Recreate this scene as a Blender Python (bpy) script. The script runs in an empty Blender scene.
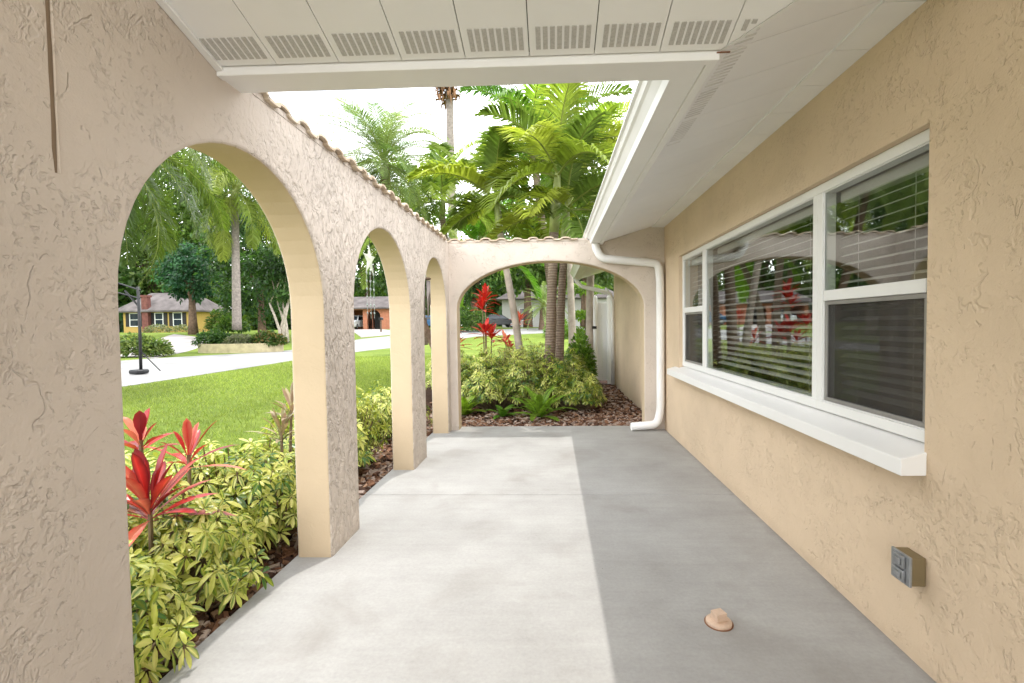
import bpy, math, random
import numpy as np
from mathutils import Vector, Matrix

random.seed(7)
RG = np.random.default_rng(11)
scene = bpy.context.scene
COL = scene.collection
PI = math.pi


# ------------------------------------------------------------------ helpers
def smooth01(t):
    t = max(0.0, min(1.0, t))
    return t * t * (3 - 2 * t)


def ground_z(x, y):
    """Terrain height: level garden, rising gently beyond the street."""
    d = math.hypot(x * 0.75, y)
    return -0.10 + 1.05 * smooth01((d - 32) / 22)


class MB:
    """Collects geometry that becomes ONE mesh object."""

    def __init__(self):
        self.v, self.f, self.c, self.m, self.n = [], [], [], [], 0

    def add(self, verts, faces, col=(1, 1, 1), mat=0):
        verts = np.asarray(verts, float).reshape(-1, 3)
        col = np.asarray(col, float)
        if col.ndim == 1:
            col = np.tile(col, (len(verts), 1))
        b = self.n
        self.v.append(verts)
        self.c.append(col)
        self.f.extend([tuple(i + b for i in f) for f in faces])
        self.m.extend([mat] * len(faces))
        self.n += len(verts)
        return self

    def tmpl(self, V, faces, cols, mat=0):
        """V: (M,k,3) copies of one template with shared faces; cols (M,k,3)."""
        M, k, _ = V.shape
        b = self.n
        self.v.append(V.reshape(-1, 3))
        self.c.append(np.asarray(cols, float).reshape(-1, 3))
        for i in range(M):
            o = b + i * k
            self.f.extend([tuple(q + o for q in f) for f in faces])
        self.m.extend([mat] * (M * len(faces)))
        self.n += M * k
        return self

    def box(self, x0, x1, y0, y1, z0, z1, mat=0, col=(1, 1, 1)):
        v = [(x0, y0, z0), (x1, y0, z0), (x1, y1, z0), (x0, y1, z0), (x0, y0, z1), (x1, y0, z1), (x1, y1, z1), (x0, y1, z1)]
        return self.add(v, [(0, 3, 2, 1), (4, 5, 6, 7), (0, 1, 5, 4), (1, 2, 6, 5), (2, 3, 7, 6), (3, 0, 4, 7)], col, mat)

    def prism(self, poly, axis, a0, a1, mat=0, col=(1, 1, 1)):
        """poly of 2-D points extruded along axis 'x','y' or 'z'."""
        def P(p, a):
            return {'x': (a, p[0], p[1]), 'y': (p[0], a, p[1]), 'z': (p[0], p[1], a)}[axis]
        n = len(poly)
        v = [P(p, a0) for p in poly] + [P(p, a1) for p in poly]
        f = [tuple(range(n - 1, -1, -1)), tuple(range(n, 2 * n))] + [(i, (i + 1) % n, n + (i + 1) % n, n + i) for i in range(n)]
        return self.add(v, f, col, mat)

    def tube(self, pts, radii, seg=8, mat=0, col=(1, 1, 1), caps=True, sx=1.0, cols=None):
        pts = [Vector(p) for p in pts]
        n = len(pts)
        if not hasattr(radii, '__len__'):
            radii = [radii] * n
        v = []
        t0 = (pts[1] - pts[0]).normalized()
        ref = Vector((1, 0, 0)) if abs(t0.x) < 0.8 else Vector((0, 1, 0))
        u = (ref - t0 * ref.dot(t0)).normalized()
        for i, p in enumerate(pts):
            a = pts[max(0, i - 1)]
            b = pts[min(n - 1, i + 1)]
            t = (b - a).normalized()
            u = (u - t * u.dot(t)).normalized()
            w = t.cross(u)
            for k in range(seg):
                an = 2 * PI * k / seg
                v.append(p + u * (math.cos(an) * radii[i] * sx) + w * (math.sin(an) * radii[i]))
        f = []
        for i in range(n - 1):
            for k in range(seg):
                k2 = (k + 1) % seg
                f.append((i * seg + k, i * seg + k2, (i + 1) * seg + k2, (i + 1) * seg + k))
        if caps:
            f.append(tuple(range(seg - 1, -1, -1)))
            f.append(tuple((n - 1) * seg + k for k in range(seg)))
        cc = col
        if cols is not None:
            cc = np.repeat(np.asarray(cols, float), seg, axis=0)
        return self.add([tuple(q) for q in v], f, cc, mat)

    def lathe(self, prof, cx, cy, seg=24, mat=0, col=(1, 1, 1)):
        v, f = [], []
        n = len(prof)
        for r, z in prof:
            for k in range(seg):
                a = 2 * PI * k / seg
                v.append((cx + r * math.cos(a), cy + r * math.sin(a), z))
        for i in range(n - 1):
            for k in range(seg):
                k2 = (k + 1) % seg
                f.append((i * seg + k, i * seg + k2, (i + 1) * seg + k2, (i + 1) * seg + k))
        f.append(tuple(range(seg - 1, -1, -1)))
        f.append(tuple((n - 1) * seg + k for k in range(seg)))
        return self.add(v, f, col, mat)

    def build(self, name, mats, parent=None, smooth=False, bevel=0, bevel_seg=2, color=False):
        me = bpy.data.meshes.new(name)
        V = np.concatenate(self.v) if self.v else np.zeros((0, 3))
        me.from_pydata(V.tolist(), [], self.f)
        if not isinstance(mats, (list, tuple)):
            mats = [mats]
        for m in mats:
            me.materials.append(m)
        if len(mats) > 1:
            me.polygons.foreach_set('material_index', np.array(self.m, dtype=np.int32))
        if color:
            C = np.concatenate(self.c)
            at = me.color_attributes.new('Col', 'FLOAT_COLOR', 'POINT')
            at.data.foreach_set('color', np.concatenate([C, np.ones((len(C), 1))], 1).astype(np.float32).ravel())
        if smooth:
            me.polygons.foreach_set('use_smooth', np.ones(len(me.polygons), dtype=bool))
        me.update()
        o = bpy.data.objects.new(name, me)
        COL.objects.link(o)
        if parent:
            o.parent = parent
        if bevel:
            b = o.modifiers.new('Bevel', 'BEVEL')
            b.width = bevel
            b.segments = bevel_seg
            b.limit_method = 'ANGLE'
            b.angle_limit = math.radians(40)
        return o


def tag(o, label=None, cat=None, group=None, kind=None):
    if label:
        o['label'] = label
    if cat:
        o['category'] = cat
    if group:
        o['group'] = group
    if kind:
        o['kind'] = kind
    return o


def empty(name, loc=(0, 0, 0), label=None, cat=None, group=None):
    o = bpy.data.objects.new(name, None)
    o.empty_display_size = 0.2
    COL.objects.link(o)
    o.location = loc
    return tag(o, label, cat, group)


def structure(o):
    o['kind'] = 'structure'
    return o


# ------------------------------------------------------------------ materials
class NT:
    def __init__(self, name):
        self.mat = bpy.data.materials.new(name)
        self.mat.use_nodes = True
        self.t = self.mat.node_tree
        self.t.nodes.clear()
        self.out = self.n('ShaderNodeOutputMaterial')

    def n(self, typ, **kw):
        nd = self.t.nodes.new(typ)
        for k, v in kw.items():
            setattr(nd, k, v)
        return nd

    def l(self, a, b):
        self.t.links.new(a, b)

    def coord(self, which='Object', scale=None):
        tc = self.n('ShaderNodeTexCoord')
        if scale is None:
            return tc.outputs[which]
        mp = self.n('ShaderNodeMapping')
        mp.inputs['Scale'].default_value = scale
        self.l(tc.outputs[which], mp.inputs['Vector'])
        return mp.outputs['Vector']

    def noise(self, vec, scale, detail=3, rough=0.55, dist=0.0):
        nd = self.n('ShaderNodeTexNoise')
        nd.inputs['Scale'].default_value = scale
        nd.inputs['Detail'].default_value = detail
        nd.inputs['Roughness'].default_value = rough
        nd.inputs['Distortion'].default_value = dist
        if vec is not None:
            self.l(vec, nd.inputs['Vector'])
        return nd.outputs['Fac']

    def math(self, op, a, b=None, clamp=False):
        nd = self.n('ShaderNodeMath', operation=op, use_clamp=clamp)
        for i, q in enumerate((a, b)):
            if q is None:
                continue
            if isinstance(q, (int, float)):
                nd.inputs[i].default_value = q
            else:
                self.l(q, nd.inputs[i])
        return nd.outputs[0]

    def ramp(self, fac, stops, interp='LINEAR'):
        nd = self.n('ShaderNodeValToRGB')
        cr = nd.color_ramp
        cr.interpolation = interp
        while len(cr.elements) > len(stops):
            cr.elements.remove(cr.elements[-1])
        while len(cr.elements) < len(stops):
            cr.elements.new(0.5)
        for e, (p, c) in zip(cr.elements, stops):
            e.position = p
            e.color = (c, c, c, 1) if isinstance(c, (int, float)) else (*c, 1)
        self.l(fac, nd.inputs['Fac'])
        return nd.outputs['Color']

    def mix(self, fac, a, b, blend='MIX'):
        nd = self.n('ShaderNodeMix', data_type='RGBA', blend_type=blend)
        for idx, q in ((0, fac), (6, a), (7, b)):
            if isinstance(q, (int, float)):
                nd.inputs[idx].default_value = q
            elif isinstance(q, tuple):
                nd.inputs[idx].default_value = (*q, 1)
            else:
                self.l(q, nd.inputs[idx])
        return nd.outputs[2]

    def bump(self, height, strength, dist, normal=None):
        nd = self.n('ShaderNodeBump')
        nd.inputs['Strength'].default_value = strength
        nd.inputs['Distance'].default_value = dist
        self.l(height, nd.inputs['Height'])
        if normal is not None:
            self.l(normal, nd.inputs['Normal'])
        return nd.outputs['Normal']

    def bsdf(self, col, rough=0.6, normal=None, spec=0.5, metal=0.0):
        nd = self.n('ShaderNodeBsdfPrincipled')
        if isinstance(col, tuple):
            nd.inputs['Base Color'].default_value = (*col, 1)
        else:
            self.l(col, nd.inputs['Base Color'])
        if isinstance(rough, (int, float)):
            nd.inputs['Roughness'].default_value = rough
        else:
            self.l(rough, nd.inputs['Roughness'])
        nd.inputs['Specular IOR Level'].default_value = spec
        nd.inputs['Metallic'].default_value = metal
        if normal is not None:
            self.l(normal, nd.inputs['Normal'])
        return nd.outputs['BSDF']

    def done(self, shader):
        self.l(shader, self.out.inputs['Surface'])
        return self.mat


def simple(name, col, rough=0.6, spec=0.4, metal=0.0, var=0.12, scale=6.0, bump=0.0, bscale=60.0, bdist=0.002):
    m = NT(name)
    co = m.coord()
    f = m.noise(co, scale, 4)
    c2 = tuple(max(0, x * (1 - var)) for x in col)
    c3 = tuple(min(1, x * (1 + var)) for x in col)
    c = m.ramp(f, [(0.3, c2), (0.7, c3)])
    nrm = None
    if bump:
        nrm = m.bump(m.noise(co, bscale, 4), bump, bdist)
    return m.done(m.bsdf(c, rough, nrm, spec, metal))


def stucco(name, base, depth=0.006, dash=0.0, crev_amt=1.0):
    """Hand-trowelled stucco: smooth plateaus, small squiggly crevices, gritty clusters.
    dash > 0 adds the coarse vertical trowel dashes of the open end of the arcade."""
    m = NT(name)
    co = m.coord()
    wob = m.n('ShaderNodeTexNoise')
    wob.inputs['Scale'].default_value = 5.0
    wob.inputs['Detail'].default_value = 4
    m.l(co, wob.inputs['Vector'])
    vadd = m.n('ShaderNodeVectorMath', operation='MULTIPLY_ADD')
    m.l(wob.outputs['Color'], vadd.inputs[0])
    vadd.inputs[1].default_value = (0.12, 0.12, 0.12)
    m.l(co, vadd.inputs[2])
    v = vadd.outputs[0]
    mp = m.n('ShaderNodeMapping')
    mp.inputs['Scale'].default_value = (1.0, 1.0, 0.6)
    m.l(v, mp.inputs['Vector'])
    # crevices: contour lines of a noise, broken up by patches
    n1 = m.noise(mp.outputs[0], 27, 3.0, 0.6, 0.3)
    line = m.math('ABSOLUTE', m.math('SUBTRACT', n1, 0.5))
    crev = m.ramp(line, [(0.0, 1.0), (0.04, 0.7), (0.12, 0.0)])
    patch = m.noise(co, 3.4, 4, 0.7)
    mask = m.ramp(patch, [(0.49, 0.0), (0.58, 1.0)])
    seg = m.ramp(m.noise(co, 17, 3, 0.6), [(0.49, 0.0), (0.57, 1.0)])
    crev = m.math('MULTIPLY', m.math('MULTIPLY', crev, mask), seg)
    n3 = m.noise(mp.outputs[0], 9, 2.0, 0.5, 0.3)
    line2 = m.math('ABSOLUTE', m.math('SUBTRACT', n3, 0.52))
    crev2 = m.ramp(line2, [(0.0, 1.0), (0.008, 0.8), (0.02, 0.0)])
    crev2 = m.math('MULTIPLY', crev2, m.ramp(m.noise(co, 6.0, 4, 0.7), [(0.56, 0.0), (0.60, 1.0)]))
    crev = m.math('MAXIMUM', crev, crev2)
    pit = m.ramp(m.noise(v, 48, 3, 0.6), [(0.34, 1.0), (0.42, 0.0)])
    pit = m.math('MULTIPLY', pit, m.ramp(patch, [(0.42, 0.0), (0.55, 1.0)]))
    plate = m.ramp(m.noise(v, 5.0, 3, 0.6, 0.4), [(0.42, 0.0), (0.45, 0.5), (0.53, 0.55), (0.56, 1.0)])
    fine = m.noise(co, 150, 4, 0.65)
    med = m.noise(v, 26, 5, 0.65)
    h = m.math('MULTIPLY', plate, 0.30)
    h = m.math('ADD', h, m.math('MULTIPLY', med, 0.42))
    h = m.math('ADD', h, m.math('MULTIPLY', fine, 0.22))
    h = m.math('SUBTRACT', h, m.math('MULTIPLY', crev, 0.72 * crev_amt))
    h = m.math('SUBTRACT', h, m.math('MULTIPLY', pit, 0.55 * crev_amt))
    sep = m.n('ShaderNodeSeparateXYZ')
    m.l(co, sep.inputs[0])
    if dash:
        md = m.n('ShaderNodeMapping')
        md.inputs['Scale'].default_value = (1.0, 1.0, 0.42)
        md.inputs['Rotation'].default_value = (0.25, 0, 0)
        m.l(v, md.inputs['Vector'])
        dn_ = m.ramp(m.noise(md.outputs[0], 24, 3, 0.6, 0.2), [(0.40, 0.0), (0.52, 0.8), (0.64, 1.0)])
        where = m.math('MULTIPLY', m.ramp(m.math('MULTIPLY', sep.outputs['Y'], 0.1), [(0.19, 0.0), (0.27, 1.0)]), m.ramp(m.math('MULTIPLY', sep.outputs['Y'], 0.1), [(0.575, 1.0), (0.583, 0.0)]))
        h = m.math('ADD', h, m.math('MULTIPLY', m.math('MULTIPLY', dn_, where), dash))
    nrm = m.bump(h, 1.0, depth)
    tone = m.noise(co, 1.3, 5, 0.6)
    c = m.ramp(tone, [(0.25, tuple(x * 0.89 for x in base)), (0.75, tuple(min(1, x * 1.08) for x in base))])
    crev_shade = m.math('MULTIPLY', m.math('MAXIMUM', crev, m.math('MULTIPLY', pit, 0.6)), 0.06 * crev_amt)  # shade of crevices and pits put into the colour
    c = m.mix(crev_shade, c, tuple(x * 0.5 for x in base))
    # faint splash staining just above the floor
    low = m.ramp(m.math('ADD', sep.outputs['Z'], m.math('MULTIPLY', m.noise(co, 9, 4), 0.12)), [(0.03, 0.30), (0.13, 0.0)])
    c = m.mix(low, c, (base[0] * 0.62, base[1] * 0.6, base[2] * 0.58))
    return m.done(m.bsdf(c, 0.85, nrm, 0.18))


def leaf_mat(name, trans=0.35, rough=0.42, spec=0.4, mul=1.0, tint=(1.1, 1.15, 0.72)):
    m = NT(name)
    at = m.n('ShaderNodeAttribute', attribute_name='Col')
    f = m.noise(m.coord(), 9.0, 3)
    c = m.mix(0.35, at.outputs['Color'], m.ramp(f, [(0.3, 0.55), (0.7, 1.35)]), 'MULTIPLY')
    if mul != 1.0:
        c = m.mix(1.0, c, (mul, mul, mul), 'MULTIPLY')
    p = m.bsdf(c, rough, None, spec)
    tr = m.n('ShaderNodeBsdfTranslucent')
    c2 = m.mix(1.0, c, tint, 'MULTIPLY')
    m.l(c2, tr.inputs['Color'])
    mx = m.n('ShaderNodeMixShader')
    mx.inputs[0].default_value = trans
    m.l(p, mx.inputs[1])
    m.l(tr.outputs[0], mx.inputs[2])
    return m.done(mx.outputs[0])


TAN = (0.635, 0.555, 0.48)
M = {}
M['stucco'] = stucco('tan_stucco', TAN, 0.0052, dash=2.2)
M['stucco_reveal'] = stucco('smooth_stucco', (0.60, 0.475, 0.325), 0.003, crev_amt=0.12)  # smooth arch reveals, warm bounced light tinted into the base colour
M['stucco_house'] = stucco('house_stucco', (0.665, 0.525, 0.375), 0.0056, crev_amt=0.75)
M['white'] = simple('white_paint', (0.83, 0.825, 0.81), 0.42, 0.4, var=0.03, scale=3, bump=0.15, bscale=40, bdist=0.001)
M['soffit'] = simple('soffit_paint', (0.87, 0.868, 0.86), 0.5, 0.35, var=0.03, scale=2.0, bump=0.12, bscale=24, bdist=0.0015)
M['vinyl'] = simple('white_vinyl', (0.80, 0.80, 0.79), 0.3, 0.5, var=0.02, scale=3)
M['slot'] = simple('vent_mesh', (0.50, 0.485, 0.46), 0.7, 0.2, var=0.15, scale=140)
M['dark'] = simple('dark_gap', (0.035, 0.033, 0.03), 0.9, 0.1)
M['steel'] = simple('grey_box_metal', (0.33, 0.34, 0.35), 0.38, 0.5, 0.6, var=0.15, scale=30)
M['bronze'] = simple('box_side', (0.22, 0.17, 0.09), 0.5, 0.4, 0.3)
M['black'] = simple('black_metal', (0.018, 0.018, 0.02), 0.45, 0.5, 0.2)
M['roofing'] = simple('roof_shingle', (0.17, 0.15, 0.135), 0.9, 0.2, var=0.35, scale=9, bump=0.6, bscale=30, bdist=0.02)
M['roofpale'] = simple('pale_roof_shingle', (0.13, 0.115, 0.112), 0.9, 0.2, var=0.35, scale=1.2, bump=0.6, bscale=12, bdist=0.03)
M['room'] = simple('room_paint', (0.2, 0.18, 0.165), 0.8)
M['blind'] = simple('blind_slat', (0.44, 0.42, 0.40), 0.5, 0.4, var=0.03)
M['clay'] = simple('cap_clay', (0.60, 0.44, 0.33), 0.55, 0.4, var=0.12, scale=40, bump=0.3, bscale=90)
M['rust'] = simple('rust', (0.22, 0.10, 0.05), 0.8)
M['trunk_grey'] = simple('grey_palm_bark', (0.24, 0.205, 0.185), 0.85, 0.2, var=0.3, scale=9, bump=0.8, bscale=25, bdist=0.02)
M['bark'] = simple('brown_bark', (0.15, 0.10, 0.07), 0.9, 0.2, var=0.35, scale=5, bump=1.0, bscale=14, bdist=0.05)
M['palebark'] = simple('pale_bark', (0.42, 0.36, 0.31), 0.8, 0.2, var=0.25, scale=5, bump=0.5, bscale=14, bdist=0.03)
M['leaf'] = leaf_mat('leaf', 0.5)
M['waxleaf'] = leaf_mat('waxy_leaf', 0.28, 0.3, 0.5)
M['redleaf'] = leaf_mat('red_leaf', 0.25, 0.28, 0.5, tint=(1.15, 0.75, 0.75))
M['crownshaft'] = simple('green_crownshaft', (0.26, 0.30, 0.10), 0.45, 0.4, var=0.25, scale=4)
M['tube'] = simple('chime_metal', (0.30, 0.26, 0.24), 0.4, 0.5, 0.5)
M['stem'] = simple('brown_stem', (0.20, 0.15, 0.09), 0.85, 0.2, var=0.3, scale=20, bump=0.6, bscale=60)
M['fibre'] = simple('palm_fibre', (0.20, 0.11, 0.06), 0.95, 0.1, var=0.4, scale=30)
M['yellow'] = simple('yellow_house_paint', (0.46, 0.31, 0.085), 0.7, var=0.06)
M['salmon'] = simple('salmon_brick', (0.50, 0.20, 0.12), 0.8, var=0.15, scale=3)
M['shutter'] = simple('black_shutter', (0.02, 0.018, 0.018), 0.6)
M['brick'] = simple('dark_red_brick', (0.16, 0.06, 0.05), 0.9, var=0.3, scale=4)
M['greyhouse'] = simple('grey_house_paint', (0.50, 0.48, 0.48), 0.8, var=0.06)
M['woodsiding'] = simple('weathered_siding', (0.27, 0.22, 0.20), 0.85, var=0.3, scale=2)
M['carwhite'] = simple('car_white', (0.72, 0.74, 0.76), 0.25, 0.5, var=0.02)
M['carblue'] = simple('car_blue', (0.03, 0.10, 0.22), 0.25, 0.5, var=0.02)
M['carblack'] = simple('car_dark', (0.025, 0.025, 0.03), 0.25, 0.5, var=0.02)
M['tyre'] = simple('tyre_rubber', (0.02, 0.02, 0.02), 0.85)
M['planterwall'] = simple('planter_stone', (0.42, 0.36, 0.22), 0.85, var=0.2, scale=3, bump=0.4, bscale=12, bdist=0.02)

# barrel tile: faded clay with pale painted edges
m = NT('barrel_tile')
co = m.coord()
c = m.ramp(m.noise(co, 7, 4), [(0.3, (0.46, 0.35, 0.25)), (0.55, (0.60, 0.50, 0.38)), (0.75, (0.70, 0.63, 0.52))])
M['tile'] = m.done(m.bsdf(c, 0.8, m.bump(m.noise(co, 60, 4), 0.4, 0.003), 0.2))

# patio concrete
m = NT('patio_concrete')
co = m.coord()
big = m.noise(co, 1.5, 6, 0.65)
c = m.ramp(big, [(0.25, (0.295, 0.288, 0.276)), (0.7, (0.405, 0.40, 0.388))])
streak = m.noise(m.coord('Object', (1.2, 14, 1)), 1.6, 4, 0.6)
c = m.mix(0.10, c, m.ramp(streak, [(0.3, 0.55), (0.7, 1.25)]), 'MULTIPLY')
fine = m.noise(co, 60, 5, 0.7)
c = m.mix(0.22, c, m.ramp(fine, [(0.3, 0.6), (0.7, 1.3)]), 'MULTIPLY')
stain = m.ramp(m.noise(co, 1.7, 4, 0.55, 0.5), [(0.54, 0.0), (0.74, 0.55)])
c = m.mix(stain, c, (0.235, 0.217, 0.195))
speck = m.ramp(m.noise(co, 26, 2, 0.5), [(0.775, 0.0), (0.80, 0.7)])
c = m.mix(speck, c, (0.16, 0.13, 0.11))
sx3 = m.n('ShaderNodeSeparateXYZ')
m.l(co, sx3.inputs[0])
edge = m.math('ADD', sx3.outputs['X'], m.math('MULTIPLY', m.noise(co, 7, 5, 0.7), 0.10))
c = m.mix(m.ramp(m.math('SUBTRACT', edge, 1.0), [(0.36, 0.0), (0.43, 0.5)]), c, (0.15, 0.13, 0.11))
h = m.math('ADD', m.math('MULTIPLY', fine, 0.5), m.math('MULTIPLY', m.noise(co, 240, 3), 0.5))
M['concrete'] = m.done(m.bsdf(c, 0.75, m.bump(h, 0.35, 0.0018), 0.3))

# street and drive
m = NT('street_surface')
co = m.coord()
c = m.ramp(m.noise(co, 0.5, 6, 0.65), [(0.3, (0.235, 0.232, 0.23)), (0.7, (0.33, 0.325, 0.32))])
c = m.mix(0.3, c, m.ramp(m.noise(co, 40, 3), [(0.3, 0.7), (0.7, 1.2)]), 'MULTIPLY')
M['road'] = m.done(m.bsdf(c, 0.85, m.bump(m.noise(co, 90, 3), 0.4, 0.004), 0.2))
M['drive'] = simple('driveway_surface', (0.34, 0.31, 0.30), 0.85, var=0.22, scale=0.7)

# lawn ground
m = NT('lawn_ground')
co = m.coord()
a = m.noise(co, 0.35, 5, 0.6)
b = m.noise(co, 6, 5, 0.7)
c = m.ramp(a, [(0.3, (0.115, 0.175, 0.028)), (0.7, (0.21, 0.27, 0.05))])
c = m.mix(0.6, c, m.ramp(b, [(0.3, 0.6), (0.7, 1.3)]), 'MULTIPLY')
M['lawn'] = m.done(m.bsdf(c, 0.9, m.bump(m.noise(co, 45, 4, 0.7), 0.9, 0.03), 0.1))

# mulch earth
m = NT('mulch_soil')
co = m.coord()
vo = m.n('ShaderNodeTexVoronoi')
vo.inputs['Scale'].default_value = 24
m.l(m.coord('Object', (1, 1.7, 1)), vo.inputs['Vector'])
c = m.ramp(m.noise(co, 14, 4), [(0.3, (0.03, 0.016, 0.010)), (0.7, (0.085, 0.045, 0.03))])
M['soil'] = m.done(m.bsdf(c, 0.95, m.bump(vo.outputs['Distance'], 0.8, 0.02), 0.1))
m = NT('mulch_chip')
at = m.n('ShaderNodeAttribute', attribute_name='Col')
M['chip'] = m.done(m.bsdf(at.outputs['Color'], 0.8, m.bump(m.noise(m.coord(), 80, 3), 0.5, 0.003), 0.25))

# ringed palm trunk
m = NT('ringed_trunk')
co = m.coord()
sep = m.n('ShaderNodeSeparateXYZ')
m.l(co, sep.inputs[0])
wv = m.math('SINE', m.math('MULTIPLY', m.math('ADD', sep.outputs['Z'], m.math('MULTIPLY', m.noise(co, 6, 3), 0.03)), 150.0))
c = m.ramp(wv, [(0.0, (0.19, 0.14, 0.105)), (0.3, (0.25, 0.19, 0.145)), (1.0, (0.28, 0.22, 0.17))])
c = m.mix(0.5, c, m.ramp(m.noise(co, 11, 4), [(0.3, 0.6), (0.7, 1.3)]), 'MULTIPLY')
M['ringtrunk'] = m.done(m.bsdf(c, 0.85, m.bump(wv, 0.5, 0.006), 0.2))

# window glass (thin pane) and insect screen
m = NT('window_glass')
geo = m.n('ShaderNodeNewGeometry')
dt = m.n('ShaderNodeVectorMath', operation='DOT_PRODUCT')
m.l(geo.outputs['Incoming'], dt.inputs[0])
m.l(geo.outputs['Normal'], dt.inputs[1])
om = m.math('SUBTRACT', 1.0, m.math('ABSOLUTE', dt.outputs['Value']), True)
refl = m.math('ADD', m.math('MULTIPLY', m.math('POWER', om, 5.0), 0.89), 0.105, True)
gl = m.n('ShaderNodeBsdfGlossy')
gl.inputs['Roughness'].default_value = 0.0
gl.inputs['Color'].default_value = (0.95, 0.97, 0.96, 1)
tr = m.n('ShaderNodeBsdfTransparent')
tr.inputs['Color'].default_value = (0.93, 0.95, 0.94, 1)
mx = m.n('ShaderNodeMixShader')
m.l(refl, mx.inputs[0])
m.l(tr.outputs[0], mx.inputs[1])
m.l(gl.outputs[0], mx.inputs[2])
M['glass'] = m.done(mx.outputs[0])
m = NT('insect_screen')
tr = m.n('ShaderNodeBsdfTransparent')
df = m.bsdf((0.04, 0.035, 0.032), 0.6)
mx = m.n('ShaderNodeMixShader')
mx.inputs[0].default_value = 0.38
m.l(tr.outputs[0], mx.inputs[1])
m.l(df, mx.inputs[2])
M['screen'] = m.done(mx.outputs[0])
M['farglass'] = simple('dark_window_glass', (0.03, 0.04, 0.05), 0.08, 0.6)
M['carglass'] = simple('car_glass', (0.02, 0.03, 0.04), 0.06, 0.6)

# ------------------------------------------------------------------ camera
F = 480.0
yaw, pit, roll = 0.03584903, 0.0359793, 0.013
fw = Vector((-math.sin(yaw) * math.cos(pit), math.cos(yaw) * math.cos(pit), -math.sin(pit)))
rt = Vector((math.cos(yaw), math.sin(yaw), 0))
up = rt.cross(fw)
rt2 = rt * math.cos(roll) - up * math.sin(roll)
up2 = up * math.cos(roll) + rt * math.sin(roll)
cam = bpy.data.cameras.new('camera')
co_ = bpy.data.objects.new('camera', cam)
COL.objects.link(co_)
mw = Matrix.Identity(4)
for i in range(3):
    mw[i][0], mw[i][1], mw[i][2] = rt2[i], up2[i], -fw[i]
mw[2][3] = 1.3
co_.matrix_world = mw
cam.sensor_width = 36
cam.lens = F / 1024 * 36
cam.shift_x = -23 / 1024
cam.clip_start = 0.05
cam.clip_end = 2000
scene.camera = co_

# ------------------------------------------------------------------ light
SUN = Vector((0.08, 0.15, 1.0)).normalized()
sd = bpy.data.lights.new('sun', 'SUN')
sd.energy = 2.0
sd.angle = math.radians(0.55)
sd.color = (1.0, 0.955, 0.89)
so = bpy.data.objects.new('sun', sd)
COL.objects.link(so)
so.rotation_euler = SUN.to_track_quat('Z', 'Y').to_euler()
w = bpy.data.worlds.new('World')
scene.world = w
w.use_nodes = True
t = w.node_tree
t.nodes.clear()
sky = t.nodes.new('ShaderNodeTexSky')
sky.sky_type = 'NISHITA'
sky.sun_disc = False
sky.sun_elevation = math.asin(SUN.z)
sky.sun_rotation = math.atan2(SUN.x, SUN.y)
sky.air_density = 1.0
sky.dust_density = 2.0
sky.ozone_density = 1.0
tc = t.nodes.new('ShaderNodeTexCoord')
mp = t.nodes.new('ShaderNodeMapping')
mp.inputs['Scale'].default_value = (1.0, 1.0, 2.2)
ns = t.nodes.new('ShaderNodeTexNoise')
ns.inputs['Scale'].default_value = 2.1
ns.inputs['Detail'].default_value = 7
ns.inputs['Roughness'].default_value = 0.55
t.links.new(tc.outputs['Generated'], mp.inputs['Vector'])
t.links.new(mp.outputs[0], ns.inputs['Vector'])
cr = t.nodes.new('ShaderNodeValToRGB')
cr.color_ramp.elements[0].position = 0.34
cr.color_ramp.elements[0].color = (0.25, 0.25, 0.25, 1)
cr.color_ramp.elements[1].position = 0.52
cr.color_ramp.elements[1].color = (1, 1, 1, 1)
t.links.new(ns.outputs['Fac'], cr.inputs['Fac'])
mxw = t.nodes.new('ShaderNodeMix')
mxw.data_type = 'RGBA'
t.links.new(cr.outputs['Color'], mxw.inputs[0])
t.links.new(sky.outputs['Color'], mxw.inputs[6])
sepw = t.nodes.new('ShaderNodeSeparateXYZ')
t.links.new(tc.outputs['Generated'], sepw.inputs[0])
hz = t.nodes.new('ShaderNodeValToRGB')
hz.color_ramp.elements[0].position = 0.15
hz.color_ramp.elements[0].color = (1, 1, 1, 1)
hz.color_ramp.elements[1].position = 0.85
hz.color_ramp.elements[1].color = (0, 0, 0, 1)
t.links.new(sepw.outputs['Z'], hz.inputs['Fac'])
cl = t.nodes.new('ShaderNodeMix')
cl.data_type = 'RGBA'
t.links.new(hz.outputs['Color'], cl.inputs[0])
cl.inputs[6].default_value = (16.0, 16.3, 16.8, 1)
cl.inputs[7].default_value = (31.0, 31.3, 31.8, 1)
t.links.new(cl.outputs[2], mxw.inputs[7])
bg = t.nodes.new('ShaderNodeBackground')
bg.inputs['Strength'].default_value = 0.15
t.links.new(mxw.outputs[2], bg.inputs['Color'])
ow = t.nodes.new('ShaderNodeOutputWorld')
t.links.new(bg.outputs[0], ow.inputs['Surface'])

vs = scene.view_settings
vs.view_transform = 'Standard'
vs.look = 'None'
vs.gamma = 1
vs.use_curve_mapping = False
vs.exposure = 0.47
scene.render.engine = 'CYCLES'
cy = scene.cycles
cy.max_bounces = 10
cy.diffuse_bounces = 6
cy.glossy_bounces = 4
cy.transparent_max_bounces = 12
cy.transmission_bounces = 6
cy.sample_clamp_indirect = 8
cy.caustics_reflective = False
cy.caustics_refractive = False
try:
    cy.use_denoising = True
    cy.denoiser = 'OPENIMAGEDENOISE'
except Exception:
    pass

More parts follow.
